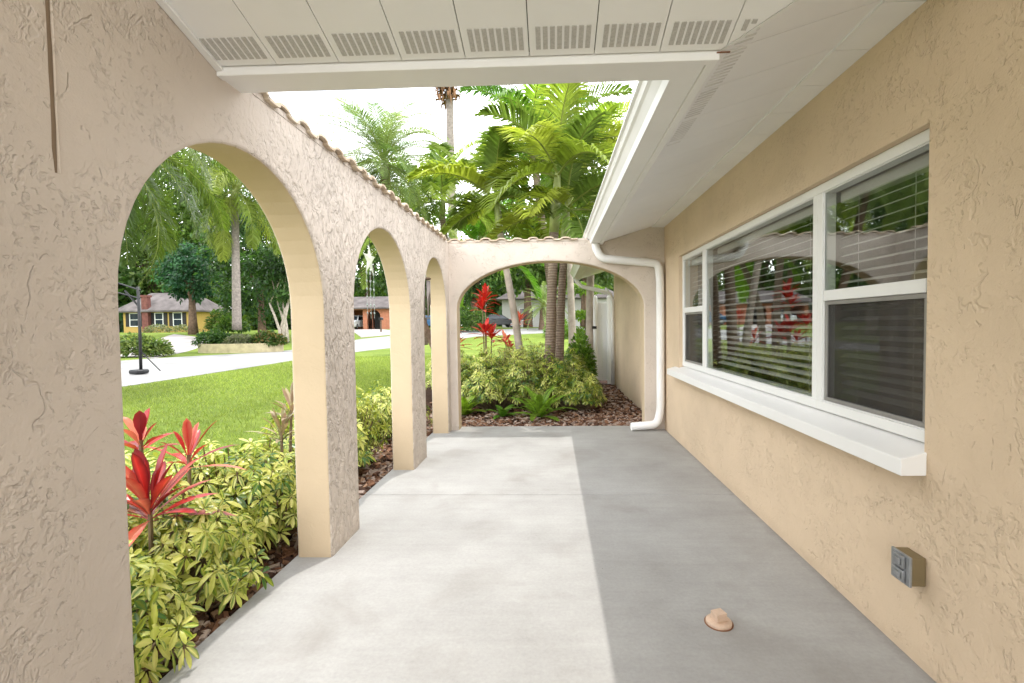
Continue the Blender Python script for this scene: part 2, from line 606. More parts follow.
# ------------------------------------------------------------------ ground
def grid_ground():
    xs = np.concatenate([np.linspace(-400, -70, 12), np.linspace(-64, 40, 53), np.linspace(50, 400, 12)])
    ys = np.concatenate([np.linspace(-200, -20, 10), np.linspace(-16, 96, 57), np.linspace(110, 600, 14)])
    b = MB()
    v = [(x, y, ground_z(x, y)) for y in ys for x in xs]
    nx = len(xs)
    f = [(j * nx + i, j * nx + i + 1, (j + 1) * nx + i + 1, (j + 1) * nx + i) for j in range(len(ys) - 1) for i in range(nx - 1)]
    b.add(v, f)
    return structure(b.build('ground', M['lawn'], smooth=True))


grid_ground()


def ribbon(name, left, right, mat, dz, n=10, thick=0.0):
    """surface between two polylines, draped over the ground."""
    def dens(pl):
        out = []
        for a, c in zip(pl[:-1], pl[1:]):
            for k in range(n):
                s = k / n
                out.append((a[0] + (c[0] - a[0]) * s, a[1] + (c[1] - a[1]) * s))
        out.append(pl[-1])
        return out
    L, R_ = dens(left), dens(right)
    b = MB()
    v, f = [], []
    K = 8
    for p, q in zip(L, R_):
        for k in range(K + 1):
            s = k / K
            x, y = p[0] + (q[0] - p[0]) * s, p[1] + (q[1] - p[1]) * s
            v.append((x, y, ground_z(x, y) + dz))
    for i in range(len(L) - 1):
        for k in range(K):
            a = i * (K + 1) + k
            f.append((a, a + 1, a + K + 2, a + K + 1))
    b.add(v, f)
    return structure(b.build(name, mat, smooth=True))


near_edge = [(-10.2, -30), (-10.4, 0), (-10.5, 12), (-10.9, 20), (-10.7, 27), (-9.6, 35), (-6.5, 41), (0, 44), (16, 45)]
far_edge = [(-21, -30), (-20.4, 0), (-20.0, 14), (-19.2, 22), (-16.2, 27), (-15.8, 39), (-11, 47), (0, 51), (16, 52)]
ribbon('road', far_edge, near_edge, M['road'], 0.008)
ribbon('driveway', [(-25.0, 25.4), (-34, 42)], [(-19.0, 22.3), (-27, 37.5)], M['drive'], 0.014)
ribbon('driveway', [(-23.0, 53), (-16.2, 40.2)], [(-20.0, 54), (-13.6, 44)], M['drive'], 0.018)

# patio slab with real control joints
b = MB()
PX0, PX1, PY1 = -1.47, 1.36, 6.08
joints = [-9.0, -6.2, -3.7, -1.2, 1.18, 3.615, PY1]  # rear bays are added behind the camera, sunlit to bounce fill light
for a, c in zip(joints[:-1], joints[1:]):
    e = 0.004
    ch = 0.004
    y0, y1 = a + e, c - e
    if c == PY1:
        y1 = c
    b.add([(PX0, y0, -0.14), (PX1, y0, -0.14), (PX1, y1, -0.14), (PX0, y1, -0.14),
           (PX0, y0, -ch), (PX1, y0, -ch), (PX1, y1, -ch), (PX0, y1, -ch),
           (PX0 + ch, y0 + ch, 0), (PX1, y0 + ch, 0), (PX1, y1 - ch, 0), (PX0 + ch, y1 - ch, 0)],
          [(0, 1, 5, 4), (1, 2, 6, 5), (2, 3, 7, 6), (3, 0, 4, 7), (4, 5, 9, 8), (5, 6, 10, 9), (6, 7, 11, 10), (7, 4, 8, 11), (8, 9, 10, 11)])
b.box(PX0 + 0.01, PX1, joints[0], PY1 - 0.01, -0.16, -0.016)
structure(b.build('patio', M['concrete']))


# mulch beds: gently mounded soil sheets
def bed_z(x, y):
    return -0.055 + 0.03 * math.sin(2.1 * x + 1.3 * y) * math.cos(1.7 * y) * 0.6


def bed(x0, x1, y0, y1, nx, ny, edge):
    b = MB()
    v = []
    for j in range(ny + 1):
        for i in range(nx + 1):
            x = x0 + (x1 - x0) * i / nx
            y = y0 + (y1 - y0) * j / ny
            x, y = edge(x, y, i / nx, j / ny)
            v.append((x, y, bed_z(x, y) + random.uniform(-.006, .006)))
    f = [(j * (nx + 1) + i, j * (nx + 1) + i + 1, (j + 1) * (nx + 1) + i + 1, (j + 1) * (nx + 1) + i) for j in range(ny) for i in range(nx)]
    b.add(v, f)
    return structure(b.build('mulch_bed', M['soil'], smooth=True))


bed(-2.95, -1.47, -1.0, 6.085, 24, 80, lambda x, y, s, t_: (x - (1 - s) * 0.12 * math.sin(y * 1.7), y))
bed(-2.95, 1.36, 6.085, 12.4, 60, 64, lambda x, y, s, t_: (x, y + t_ * 0.25 * math.sin(x * 2.1)))

# bark chips
def chips():
    b = MB()
    spots = []
    for _ in range(3300):
        spots.append((random.uniform(-2.9, 1.34), 6.1 + abs(random.gauss(0, 1)) * 0.75))
    for _ in range(2700):
        spots.append((-1.49 - abs(random.gauss(0, 1)) * 0.42, random.uniform(0.8, 6.1)))
    for _ in range(1300):
        spots.append((random.uniform(0.2, 1.34), random.uniform(6.1, 10.4)))
    pal = [(0.15, 0.07, 0.04), (0.21, 0.105, 0.06), (0.09, 0.042, 0.026), (0.28, 0.17, 0.11), (0.34, 0.25, 0.20), (0.40, 0.31, 0.26), (0.06, 0.03, 0.02)]
    for x, y in spots:
        L = random.uniform(0.018, 0.055)
        W = L * random.uniform(0.3, 0.6)
        T = random.uniform(0.004, 0.009)
        R = Matrix.Rotation(random.uniform(0, 2 * PI), 3, 'Z') @ Matrix.Rotation(random.gauss(0, 0.35), 3, 'X') @ Matrix.Rotation(random.gauss(0, 0.3), 3, 'Y')
        z = bed_z(x, y) + random.uniform(0.008, 0.03)
        pts = [(-L, -W * .6, -T), (L * .8, -W, -T), (L, W * .5, -T), (-L * .7, W, -T), (-L * .95, -W * .5, T), (L * .75, -W * .9, T), (L * .9, W * .4, T * 1.4), (-L * .7, W * .9, T)]
        v = [tuple(R @ Vector(p) + Vector((x, y, z))) for p in pts]
        c = np.array(random.choice(pal)) * random.uniform(0.8, 1.25)
        b.add(v, [(4, 5, 6, 7), (0, 1, 5, 4), (1, 2, 6, 5), (2, 3, 7, 6), (3, 0, 4, 7)], c)
    o = b.build('mulch_chips', M['chip'], color=True)
    tag(o, 'reddish brown bark mulch chips covering the planting beds', 'mulch', kind='stuff')


chips()


# grass blades on the lawn close to the arcade
def grass():
    n = 95000
    u = RG.random(n)
    y = 0.6 + 21 * u ** 1.25
    xr = -2.75 + 0.0 * y
    xl = np.where(y < 18, -10.3, -10.6)
    x = xl + (xr - xl) * RG.random(n)
    k2 = n // 3
    y[:k2] = 9.6 + 10 * RG.random(k2)
    x[:k2] = -6 + 9 * RG.random(k2)
    keep = ~((x > -3.0) & (y < 12.6))
    x, y = x[keep], y[keep]
    n = len(x)
    h = (0.028 + 0.03 * RG.random(n)) * (1 + y / 26)
    wd = 0.0035 * (1 + y / 7)
    a = RG.random(n) * 2 * PI
    lean = RG.normal(0, 0.5, (n, 2)) * h[:, None]
    V = np.zeros((n, 3, 3))
    V[:, 0, 0] = x - np.cos(a) * wd
    V[:, 0, 1] = y - np.sin(a) * wd
    V[:, 1, 0] = x + np.cos(a) * wd
    V[:, 1, 1] = y + np.sin(a) * wd
    V[:, 0:2, 2] = -0.1
    V[:, 2, 0] = x + lean[:, 0]
    V[:, 2, 1] = y + lean[:, 1]
    V[:, 2, 2] = -0.1 + h
    g = RG.random((n, 1, 1))
    base = np.array([0.21, 0.29, 0.052])
    lime = np.array([0.37, 0.43, 0.11])
    pt = 0.5 + 0.25 * (np.sin(x * 1.3 + 2 * np.sin(y * .5)) + np.sin(y * .9 + x * .4))
    C = (base * (1 - g) + lime * g) * (0.75 + 0.4 * RG.random((n, 1, 1))) * (0.82 + .3 * pt)[:, None, None]
    C = np.broadcast_to(C, (n, 3, 3))
    b = MB()
    b.tmpl(V, [(0, 1, 2)], C)
    o = b.build('grass', M['leaf'], color=True)
    tag(o, 'short bright green lawn grass beside the planting beds', 'grass', kind='stuff')


grass()

# ------------------------------------------------------------------ arcade wall (left)
XI, XO = -1.255, -1.455
EV_Y, EV_Z, EV_X = 1.80, 2.28, 0.62     # eave edge of the two soffits
SLOPE = 0.295
ARC = [(1.36, 2.62, 1.395, 0.635), (3.02, 4.245, 1.42, 0.61), (4.69, 5.70, 1.46, 0.57)]
YA0, YA1 = -1.45, 6.06
WT = 2.30


def wall_profile(spans, y0, y1, n=26):
    """bottom boundary samples (y, z); duplicates at jambs."""
    out = [(y0, -0.12)]
    for a, c, sp, rise in spans:
        out += [(a, -0.12), (a, sp * 0.5)]
        for k in range(n + 1):
            an = PI - PI * k / n
            out.append((0.5 * (a + c) + 0.5 * (c - a) * math.cos(an), sp + rise * math.sin(an)))
        out += [(c, sp * 0.5), (c, -0.12)]
    out.append((y1, -0.12))
    return out


def arch_wall(name, spans, y0, y1, top, xin, xout, axis, mat, parent):
    """extruded wall with arches: one clean outline, thickness xin..xout."""
    low = wall_profile(spans, y0, y1)
    tops = [p for p in top if y0 <= p[0] <= y1]
    outline = low + tops[::-1]
    # drop duplicates
    ol = []
    for p in outline:
        if not ol or (abs(p[0] - ol[-1][0]) + abs(p[1] - ol[-1][1])) > 1e-5:
            ol.append(p)
    me = bpy.data.meshes.new(name)
    import bmesh
    bm = bmesh.new()

    def P(p, d):
        return (d, p[0], p[1]) if axis == 'x' else (p[0], d, p[1])
    va = [bm.verts.new(P(p, xin)) for p in ol]
    vb = [bm.verts.new(P(p, xout)) for p in ol]
    n = len(ol)
    fa = bm.faces.new(va)
    fb = bm.faces.new(vb[::-1])
    for i in range(n):
        j = (i + 1) % n
        bm.faces.new((va[j], va[i], vb[i], vb[j]))
    bm.normal_update()
    # rounded stucco corners
    edges = [e for e in bm.edges if e.is_manifold and e.calc_face_angle(0) > 1.0 and (len(set((v.co.x if axis == 'x' else v.co.y) for v in e.verts)) == 1)]
    bmesh.ops.bevel(bm, geom=edges, offset=0.016, segments=3, profile=0.5, affect='EDGES', clamp_overlap=True)
    bmesh.ops.recalc_face_normals(bm, faces=bm.faces)
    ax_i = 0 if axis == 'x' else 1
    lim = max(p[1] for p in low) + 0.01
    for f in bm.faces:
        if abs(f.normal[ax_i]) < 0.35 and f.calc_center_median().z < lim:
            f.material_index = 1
    big = [f for f in bm.faces if len(f.verts) > 4]
    bmesh.ops.triangulate(bm, faces=big)
    bm.to_mesh(me)
    bm.free()
    me.materials.append(mat)
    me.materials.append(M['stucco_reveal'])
    o = bpy.data.objects.new(name, me)
    COL.objects.link(o)
    o.parent = parent
    return o


arcade = empty('arcade_wall', (-1.355, 2.2, -0.1), 'long tan stucco garden wall with three round arches along the lawn side', 'wall')
def child_at(o, parent):
    """parent keeping world placement (Empties carry translation only)."""
    o.parent = parent
    o.matrix_parent_inverse = Matrix.Translation(-parent.location)
    return o


top = [(YA0, EV_Z + SLOPE * (EV_Y - YA0) + 0.02), (EV_Y - 0.03, EV_Z + 0.02), (EV_Y + 0.12, WT), (YA1, WT)]
child_at(arch_wall('wall_body', ARC, YA0, YA1, top, XI, XO, 'x', M['stucco'], arcade), arcade)
# control joint with slumped putty on the near pier
b = MB()
jy = 1.19
zs = np.linspace(1.70, 2.50, 14)
def strip(y_off, wdt, proud):
    v, f = [], []
    for k, z in enumerate(zs):
        wv_ = random.uniform(-.0012, .0012)
        w_ = wdt * (0.55 if k == 0 else random.uniform(.9, 1.1))
        for q, h_ in ((-1, 0), (-.5, 1), (.5, 1), (1, 0)):
            v.append((XI - .001 + (proud + .001) * h_, jy + y_off + wv_ + q * w_, z))
    for k in range(len(zs) - 1):
        for q in range(3):
            f.append((k * 4 + q, k * 4 + q + 1, k * 4 + q + 5, k * 4 + q + 4))
    return v, f


v, f = strip(0, .0075, .0010)
b.add(v, f, mat=0)
v, f = strip(.0112, .0035, .0016)
b.add(v, f, mat=1)
child_at(b.build('control_joint', [simple('joint_sealant', (0.20, 0.14, 0.09), 0.8), M['stucco']], smooth=True), arcade)


def coping(y0, y1, z, xc, half, axis, parent, pitch=0.185, seed=0):
    """barrel tiles laid across the wall head: one corrugated run per side of a low ridge."""
    rr = random.Random(seed)
    b = MB()
    n = int((y1 - y0) / pitch)
    K = 10
    th = 0.014
    for i in range(n):
        dy = rr.uniform(-.006, .006)
        dz = rr.uniform(-.004, .004)
        dr = rr.uniform(-.012, .012)
        for kind in (0, 1):
            prof = []
            for k in range(K + 1):
                a = PI * k / K
                if kind == 0:
                    prof.append((y0 + (i + .30) * pitch + dy - math.cos(a) * pitch * 0.33, z + 0.012 + dz + math.sin(a) * 0.028))
                else:
                    prof.append((y0 + (i + .80) * pitch - math.cos(a) * pitch * 0.27, z + 0.023 - math.sin(a) * 0.009))
            loop = prof + [(p[0], p[1] - th) for p in prof[::-1]]
            e0, e1 = xc - half + dr, xc + half + dr
            if axis == 'x':
                b.prism(loop, 'x', e0, e1)
            else:
                b.prism(loop, 'y', e0, e1)
    b_o = b.build('tile_coping', M['tile'], smooth=False)
    child_at(b_o, parent)
    # mortar bedding that closes the undersides
    mb = MB()
    if axis == 'x':
        mb.box(xc - half + 0.026, xc + half - 0.026, y0 + 0.02, y1 - 0.02, z - 0.01, z + 0.018)
    else:
        mb.box(y0 + 0.02, y1 - 0.02, xc - half + 0.026, xc + half - 0.026, z - 0.01, z + 0.018)
    child_at(mb.build('mortar_bed', M['stucco']), parent)


coping(2.00, 5.82, WT, -1.355, 0.128, 'x', arcade, 0.183, 3)

# ------------------------------------------------------------------ end arch wall (across the patio)
endw = empty('arch_wall', (0, 5.96, -0.1), 'low stucco wall with one wide flattened arch across the patio end', 'wall')
topE = [(-1.30, WT + 0.012), (0.44, WT + 0.012), (0.50, WT + 0.012), (0.62, EV_Z - 0.0), (1.22, EV_Z + SLOPE * .60 + .01), (1.39, 2.44)]
child_at(arch_wall('wall_body', [(-1.165, 1.115, 1.50, 0.565)], -1.30, 1.39, topE, 5.86, 6.055, 'y', M['stucco'], endw), endw)
coping(-1.43, 0.46, WT + 0.012, 5.957, 0.128, 'y', endw, 0.193, 5)

# ------------------------------------------------------------------ the house
house = empty('house', (1.46, 3.0, 0), 'single storey tan stucco house whose window wall and white eaves line the patio', 'house')
XW = 1.36
HY1 = 10.6


def wall_with_hole(b, x0, x1, ys, zs, hole):
    """two skins with a hole in cell (j,k) = hole, plus reveals and edges."""
    for j in range(len(ys) - 1):
        for k in range(len(zs) - 1):
            if (j, k) == hole:
                continue
            for x, fl in ((x0, 0), (x1, 1)):
                q = [(x, ys[j], zs[k]), (x, ys[j], zs[k + 1]), (x, ys[j + 1], zs[k + 1]), (x, ys[j + 1], zs[k])]
                b.add(q, [(0, 1, 2, 3) if not fl else (3, 2, 1, 0)])
    j, k = hole
    y0, y1, z0, z1 = ys[j], ys[j + 1], zs[k], zs[k + 1]
    for q in ([(x0, y0, z0), (x0, y0, z1), (x1, y0, z1), (x1, y0, z0)], [(x0, y1, z0), (x1, y1, z0), (x1, y1, z1), (x0, y1, z1)],
              [(x0, y0, z0), (x1, y0, z0), (x1, y1, z0), (x0, y1, z0)], [(x0, y0, z1), (x0, y1, z1), (x1, y1, z1), (x1, y0, z1)]):
        b.add(q, [(0, 1, 2, 3)])
    Y0, Y1, Z0, Z1 = ys[0], ys[-1], zs[0], zs[-1]
    b.add([(x0, Y0, Z0), (x1, Y0, Z0), (x1, Y0, Z1), (x0, Y0, Z1)], [(0, 1, 2, 3)])
    b.add([(x0, Y1, Z0), (x0, Y1, Z1), (x1, Y1, Z1), (x1, Y1, Z0)], [(0, 1, 2, 3)])
    b.add([(x0, Y0, Z1), (x1, Y0, Z1), (x1, Y1, Z1), (x0, Y1, Z1)], [(0, 1, 2, 3)])


WY0, WY1, WZ0, WZ1 = 1.795, 5.20, 0.80, 2.005
b = MB()
wall_with_hole(b, XW, XW + 0.2, [-3.5, WY0, WY1, HY1], [-0.14, WZ0, WZ1, 2.62], (1, 1))
child_at(b.build('wall', M['stucco_house']), house)
b = MB()
b.box(XW + 0.2, 5.6, HY1 - 0.2, HY1 - 0.002, -0.14, 2.62)
b.box(5.4, 5.6, -3.5, HY1 - 0.2, -0.14, 2.62)
child_at(b.build('wall', M['stucco_house']), house)
# dim room behind the window
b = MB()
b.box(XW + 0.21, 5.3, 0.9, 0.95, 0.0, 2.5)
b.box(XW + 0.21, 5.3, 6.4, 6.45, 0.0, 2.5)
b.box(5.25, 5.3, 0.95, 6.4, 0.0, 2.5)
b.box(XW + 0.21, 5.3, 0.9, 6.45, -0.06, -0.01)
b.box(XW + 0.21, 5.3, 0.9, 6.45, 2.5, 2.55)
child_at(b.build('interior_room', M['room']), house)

# ---- soffit over the camera (falls away towards the garden), panels run with the slope
gap = 0.0035


def soffit_front():
    b, back, vents = MB(), MB(), []
    pw = 0.236
    x = XI + 0.004
    YB = -1.25  # unseen back edge, cut short so sun reaches the slab behind
    zf = lambda y: EV_Z + SLOPE * (EV_Y - y)
    i = 0
    while x < XW - 0.01:
        x1 = min(x + pw, XW)
        a0, a1 = x + gap / 2, x1 - gap / 2
        e = lambda q: EV_Y - 0.007 - max(0, q - EV_X)
        v = [(a0, YB, zf(YB)), (a1, YB, zf(YB)), (a1, e(a1), zf(e(a1))), (a0, e(a0), zf(e(a0)))]
        if a0 < EV_X < a1:
            v.insert(3, (EV_X, EV_Y - .007, zf(EV_Y - .007)))
        n = len(v)
        vv = v + [(p[0], p[1], p[2] + 0.012) for p in v]
        b.add(vv, [tuple(range(n))[::-1], tuple(range(n, 2 * n))] + [(k, (k + 1) % n, n + (k + 1) % n, n + k) for k in range(n)])
        vent = MB()
        vents.append(vent)
        for s in range(8):
            sx = a0 + 0.018 + s * (pw - 0.036) / 8 + 0.006
            yy1 = EV_Y - 0.035
            if sx + 0.014 > EV_X + 0.0 and EV_Y - (sx + 0.02 - EV_X) < yy1:
                yy1 = EV_Y - (sx + 0.02 - EV_X) - 0.02
            yy0 = EV_Y - 0.035 - 0.088
            if yy1 - yy0 < 0.012 or sx + 0.013 > XW:
                continue
            q = [(sx, yy0, zf(yy0) - .0022), (sx + .0168, yy0, zf(yy0) - .0022), (sx + .0168, yy1, zf(yy1) - .0022), (sx, yy1, zf(yy1) - .0022)]
            vent.add(q + [(p[0], p[1], p[2] + .002) for p in q], [(3, 2, 1, 0), (4, 5, 6, 7), (0, 1, 5, 4), (1, 2, 6, 5), (2, 3, 7, 6), (3, 0, 4, 7)])
        x = x1
        i += 1
    back.add([(XI, YB, zf(YB) + .02), (EV_X, YB, zf(YB) + .02), (EV_X, EV_Y, EV_Z + .02), (XI, EV_Y, EV_Z + .02)], [(0, 1, 2, 3)])
    back.add([(EV_X, YB, zf(YB) + .02), (XW, YB, zf(YB) + .02), (XW, EV_Y - XW + EV_X, zf(EV_Y - XW + EV_X) + .02), (EV_X, EV_Y, EV_Z + .02)], [(0, 1, 2, 3)])
    s = child_at(b.build('soffit', M['soffit']), house)
    for vent in vents:
        if vent.n:
            vo_ = vent.build('vent', M['slot'])
            vo_.parent = s
    bo = back.build('backing_board', M['dark'])
    bo.parent = s


soffit_front()


# ---- soffit along the window wall (rises from the eave to a flat band at the wall)
BX = 1.215


def soffit_side():
    b, back, vents = MB(), MB(), []
    zf = lambda x: EV_Z + SLOPE * (x - EV_X)
    pw = 0.305
    y = EV_Y - (BX - EV_X)
    while y < HY1 - 0.2:
        y1 = y + pw
        a0, a1 = y + gap / 2, y1 - gap / 2
        pts = []
        m0 = lambda q: max(EV_X, EV_X + EV_Y - q)     # start of panel at valley
        if a1 > EV_Y - (BX - EV_X) + 0.01:
            x00, x01 = min(BX, m0(a0)), m0(a1)
            pts = [(x00, a0), (BX, a0), (BX, a1), (x01, a1)]
            if a0 < EV_Y < a1:
                pts.append((EV_X, EV_Y))
        if len(pts) >= 4:
            v = [(p[0], p[1], zf(p[0])) for p in pts]
            n = len(v)
            vv = v + [(p[0], p[1], p[2] + .012) for p in v]
            b.add(vv, [tuple(range(n)), tuple(range(n, 2 * n))[::-1]] + [(k, (k + 1) % n, n + (k + 1) % n, n + k) for k in range(n)])
            vent = MB()
            vents.append(vent)
            for s in range(10):
                sy = a0 + .016 + s * (pw - .03) / 10
                xx0, xx1 = EV_X + .035, EV_X + .11
                if sy < EV_Y + 0.0:
                    xx0 = max(xx0, EV_X + EV_Y - sy + .02)
                    xx1 = max(xx1, xx0)
                if xx1 - xx0 < .01 or sy > 2.75:
                    continue
                q = [(xx0, sy, zf(xx0) - .0022), (xx1, sy, zf(xx1) - .0022), (xx1, sy + .011, zf(xx1) - .0022), (xx0, sy + .011, zf(xx0) - .0022)]
                vent.add(q + [(p[0], p[1], p[2] + .002) for p in q], [(0, 1, 2, 3), (7, 6, 5, 4), (0, 4, 5, 1), (1, 5, 6, 2), (2, 6, 7, 3), (3, 7, 4, 0)])
        y = y1
    back.add([(EV_X, EV_Y, EV_Z + .02), (BX, EV_Y - BX + EV_X, zf(BX) + .02), (BX, HY1, zf(BX) + .02), (EV_X, HY1, EV_Z + .02)], [(0, 1, 2, 3)])
    s = child_at(b.build('soffit', M['soffit']), house)
    vm_ = (simple('vent_perforation', (0.74, 0.73, 0.71), 0.6, 0.3))
    for vent in vents:
        if vent.n:
            v_ = vent.build('vent', vm_)
            v_.parent = s
    k_ = back.build('backing_board', M['dark'])
    k_.parent = s
    # flat frieze band against the wall, in boards
    b2 = MB()
    y = EV_Y - (BX - EV_X) + 0.002
    zb = zf(BX) - 0.012
    while y < HY1:
        y1 = min(y + 0.305, HY1)
        b2.box(BX - 0.006, XW - 0.001, y + .002, y1 - .002, zb, zb + 0.02)
        y = y1
    child_at(b2.build('frieze_board', M['white']), house)


soffit_side()


def sweep_L(prof, closed, d_end=HY1 - .1, x_start=XI + 0.002):
    """profile (d, z) carried round the inside corner of the two eaves."""
    b = MB()
    n = len(prof)
    v = []
    for d, z in prof:
        v += [(x_start, EV_Y + d, z), (EV_X - d, EV_Y + d, z), (EV_X - d, d_end, z)]
    f = []
    rng = range(n) if closed else range(n - 1)
    for i in rng:
        j = (i + 1) % n
        for k in range(2):
            f.append((i * 3 + k, i * 3 + k + 1, j * 3 + k + 1, j * 3 + k))
    if closed:
        f.append(tuple(i * 3 for i in range(n)))
        f.append(tuple(i * 3 + 2 for i in range(n))[::-1])
    b.add(v, f)
    return b


fas = sweep_L([(0.0, EV_Z + 0.02), (0.0, EV_Z - 0.03), (0.038, EV_Z - 0.03), (0.038, EV_Z + 0.15), (0.0, EV_Z + .15)], True)
child_at(fas.build('fascia', M['white'], bevel=0.003), house)
gut = sweep_L([(0.042, EV_Z + .115), (0.042, EV_Z - .022), (0.145, EV_Z - .022), (0.15, EV_Z + .02), (0.175, EV_Z + .062), (0.19, EV_Z + .072), (0.20, EV_Z + .10), (0.215, EV_Z + .108), (0.215, EV_Z + .118), (0.205, EV_Z + .118)], False)
g = child_at(gut.build('gutter', M['white']), house)
sm = g.modifiers.new('Solidify', 'SOLIDIFY')
sm.thickness = 0.003
# end cap and mitre strap
b = MB()
b.prism([(EV_X - d, EV_Z + z) for d, z in ((.042, -.022), (.145, -.022), (.175, .062), (.19, .072), (.20, .10), (.215, .118), (.042, .118))], 'y', HY1 - .1, HY1 - .096)
child_at(b.build('gutter_end_cap', M['white']), house)
# small rust stain line where the soffit trim meets the valley
b = MB()
b.box(EV_X - 0.012, EV_X + 0.035, EV_Y - 0.006, EV_Y + 0.0, EV_Z - 0.007, EV_Z - 0.0035)
child_at(b.build('trim_flashing', M['rust']), house)
# J-trim where the sloping soffit dies into the arcade wall
b = MB()
z0_, z1_ = EV_Z + SLOPE * (EV_Y + 1.2), EV_Z
b.add([(XI + .002, -1.2, z0_ - .014), (XI + .03, -1.2, z0_ - .014), (XI + .03, EV_Y, z1_ - .014), (XI + .002, EV_Y, z1_ - .014),
       (XI + .002, -1.2, z0_ - .002), (XI + .03, -1.2, z0_ - .002), (XI + .03, EV_Y, z1_ - .002), (XI + .002, EV_Y, z1_ - .002)],
      [(0, 1, 2, 3)[::-1], (4, 5, 6, 7), (0, 1, 5, 4), (1, 2, 6, 5), (2, 3, 7, 6), (3, 0, 4, 7)])
child_at(b.build('trim_channel', M['white'], bevel=0.002), house)

# ---- roofs
b = MB()
zr = lambda d: EV_Z + 0.155 + 0.30 * d
for (xa, ya, xb, yb) in ((0, 0, 0, 0),):
    v = [(XI - .1, EV_Y + .06, zr(-.06)), (EV_X - .06, EV_Y + .06, zr(-.06)), (XW + 2.4, EV_Y - 3.1 - .0, zr(3.1)), (XW + 2.4, -1.45, zr(3.25)), (XI - .1, -1.45, zr(3.25))]  # porch roof stops short, out of view, to let sun onto the slab
    vv = v + [(p[0], p[1], p[2] + .04) for p in v]
    b.add(vv, [tuple(range(5))[::-1], tuple(range(5, 10))] + [(k, (k + 1) % 5, 5 + (k + 1) % 5, 5 + k) for k in range(5)])
    v = [(EV_X - .06, EV_Y + .06, zr(-.06)), (EV_X - .06, HY1 + .15, zr(-.06)), (XW + 2.4, HY1 + .15, zr(3.14)), (XW + 2.4, EV_Y - 3.1, zr(3.14))]
    vv = v + [(p[0], p[1], p[2] + .04) for p in v]
    b.add(vv, [(0, 1, 2, 3), (7, 6, 5, 4), (0, 4, 5, 1), (1, 5, 6, 2), (2, 6, 7, 3), (3, 7, 4, 0)])
    b.box(XW + 2.4, 6.2, -3.6, HY1 + .15, zr(3.14) - 0.04, zr(3.14) + 0.05)
child_at(b.build('roof', M['roofing']), house)

# ---- the three-light window
XF = XW + 0.035          # face of frame, recessed in the stucco
FD = 0.07


def frame_bars(b, y0, y1, z0, z1, w, x0, x1):
    b.box(x0, x1, y0, y1, z0, z0 + w)
    b.box(x0, x1, y0, y1, z1 - w, z1)
    b.box(x0 + .001, x1, y0, y0 + w, z0 + w, z1 - w)
    b.box(x0 + .001, x1, y1 - w, y1, z0 + w, z1 - w)


units = [(4.47, WY1 - .002, True), (2.585, 4.47, False), (WY0 + .002, 2.585, True)]
for (y0, y1, hung) in units:
    bf = MB()
    z0, z1 = WZ0 + .035, WZ1 - .002
    frame_bars(bf, y0, y1, z0, z1, 0.046, XF, XF + FD)
    frame_bars(bf, y0 + .046, y1 - .046, z0 + .046, z1 - .046, 0.006, XF + .006, XF + FD - .004)
    win = child_at(bf.build('window', M['vinyl'], bevel=0.003), house)
    zi0, zi1 = z0 + .052, z1 - .052
    yi0, yi1 = y0 + .052, y1 - .052
    if hung:
        zm = 1.425
        s = MB()
        s.box(XF + .003, XF + FD - .01, yi0 + .001, yi1 - .001, zm - .025, zm + .028)
        so_ = s.build('meeting_rail', M['vinyl'], bevel=0.003)
        so_.parent = win
        s = MB()
        s.box(XF + .012, XF + .016, yi0, yi1, zm + .028, zi1)
        p = s.build('pane', M['glass'])
        p.parent = win
        # lower sash with insect screen in front
        s = MB()
        frame_bars(s, yi0 + .002, yi1 - .002, zi0, zm - .026, 0.020, XF + .012, XF + .03)
        p = s.build('sash', simple('sash_grey', (0.30, 0.29, 0.28), 0.4, 0.5, 0.4), bevel=0.002)
        p.parent = win
        s = MB()
        s.box(XF + .0305, XF + .0345, yi0 + .004, yi1 - .004, zi0 + .004, zm - .028)
        p = s.build('pane', M['glass'])
        p.parent = win
        s = MB()
        s.box(XF + .0205, XF + .0215, yi0 + .022, yi1 - .022, zi0 + .020, zm - .046)
        p = s.build('insect_screen', M['screen'])
        p.parent = win
    else:
        s = MB()
        s.box(XF + .012, XF + .016, yi0, yi1, zi0, zi1)
        p = s.build('pane', M['glass'])
        p.parent = win
# sill
b = MB()
b.prism([(XW - 0.092, 0.727), (XW - 0.092, 0.789), (XF + .03, 0.83), (XF + .03, 0.80), (XW + .001, 0.80), (XW + .001, 0.727)], 'y', WY0 - .012, WY1 + .16)
child_at(b.build('window_sill', M['white'], bevel=0.004), house)

# blinds behind each light: things hanging inside
def blind(y0, y1, label, tilt):
    r = empty('window_blind', (XF + .105, (y0 + y1) / 2, 1.97), label, 'blind', 'white slatted blinds behind the house window')
    b = MB()
    hw = 0.024
    z = 1.86
    while z > 0.90:
        c, s = math.cos(tilt), math.sin(tilt)
        z += random.uniform(-.0015, .0015)
        x = XF + .105
        pts = [(-hw, -.0008), (0, .002), (hw, -.0008), (hw, -.0028), (0, 0), (-hw, -.0028)]
        loop = [(x + p[0] * c - p[1] * s, z + p[0] * s + p[1] * c) for p in pts]
        b.prism(loop, 'y', y0, y1)
        z -= 0.046
    child_at(b.build('slat_stack', M['blind']), r)
    b = MB()
    b.box(XF + .08, XF + .135, y0, y1, 1.895, 1.95)
    child_at(b.build('headrail', M['blind'], bevel=.003), r)
    for yy in (y0 + .15, y1 - .15):
        b = MB()
        b.box(XF + .0775, XF + .0795, yy - .001, yy + .001, 0.87, 1.9)
        child_at(b.build('ladder_cord', M['blind']), r)
    b = MB()
    b.box(XF + .085, XF + .125, y0, y1, 0.86, 0.885)
    child_at(b.build('bottom_rail', M['blind'], bevel=.003), r)


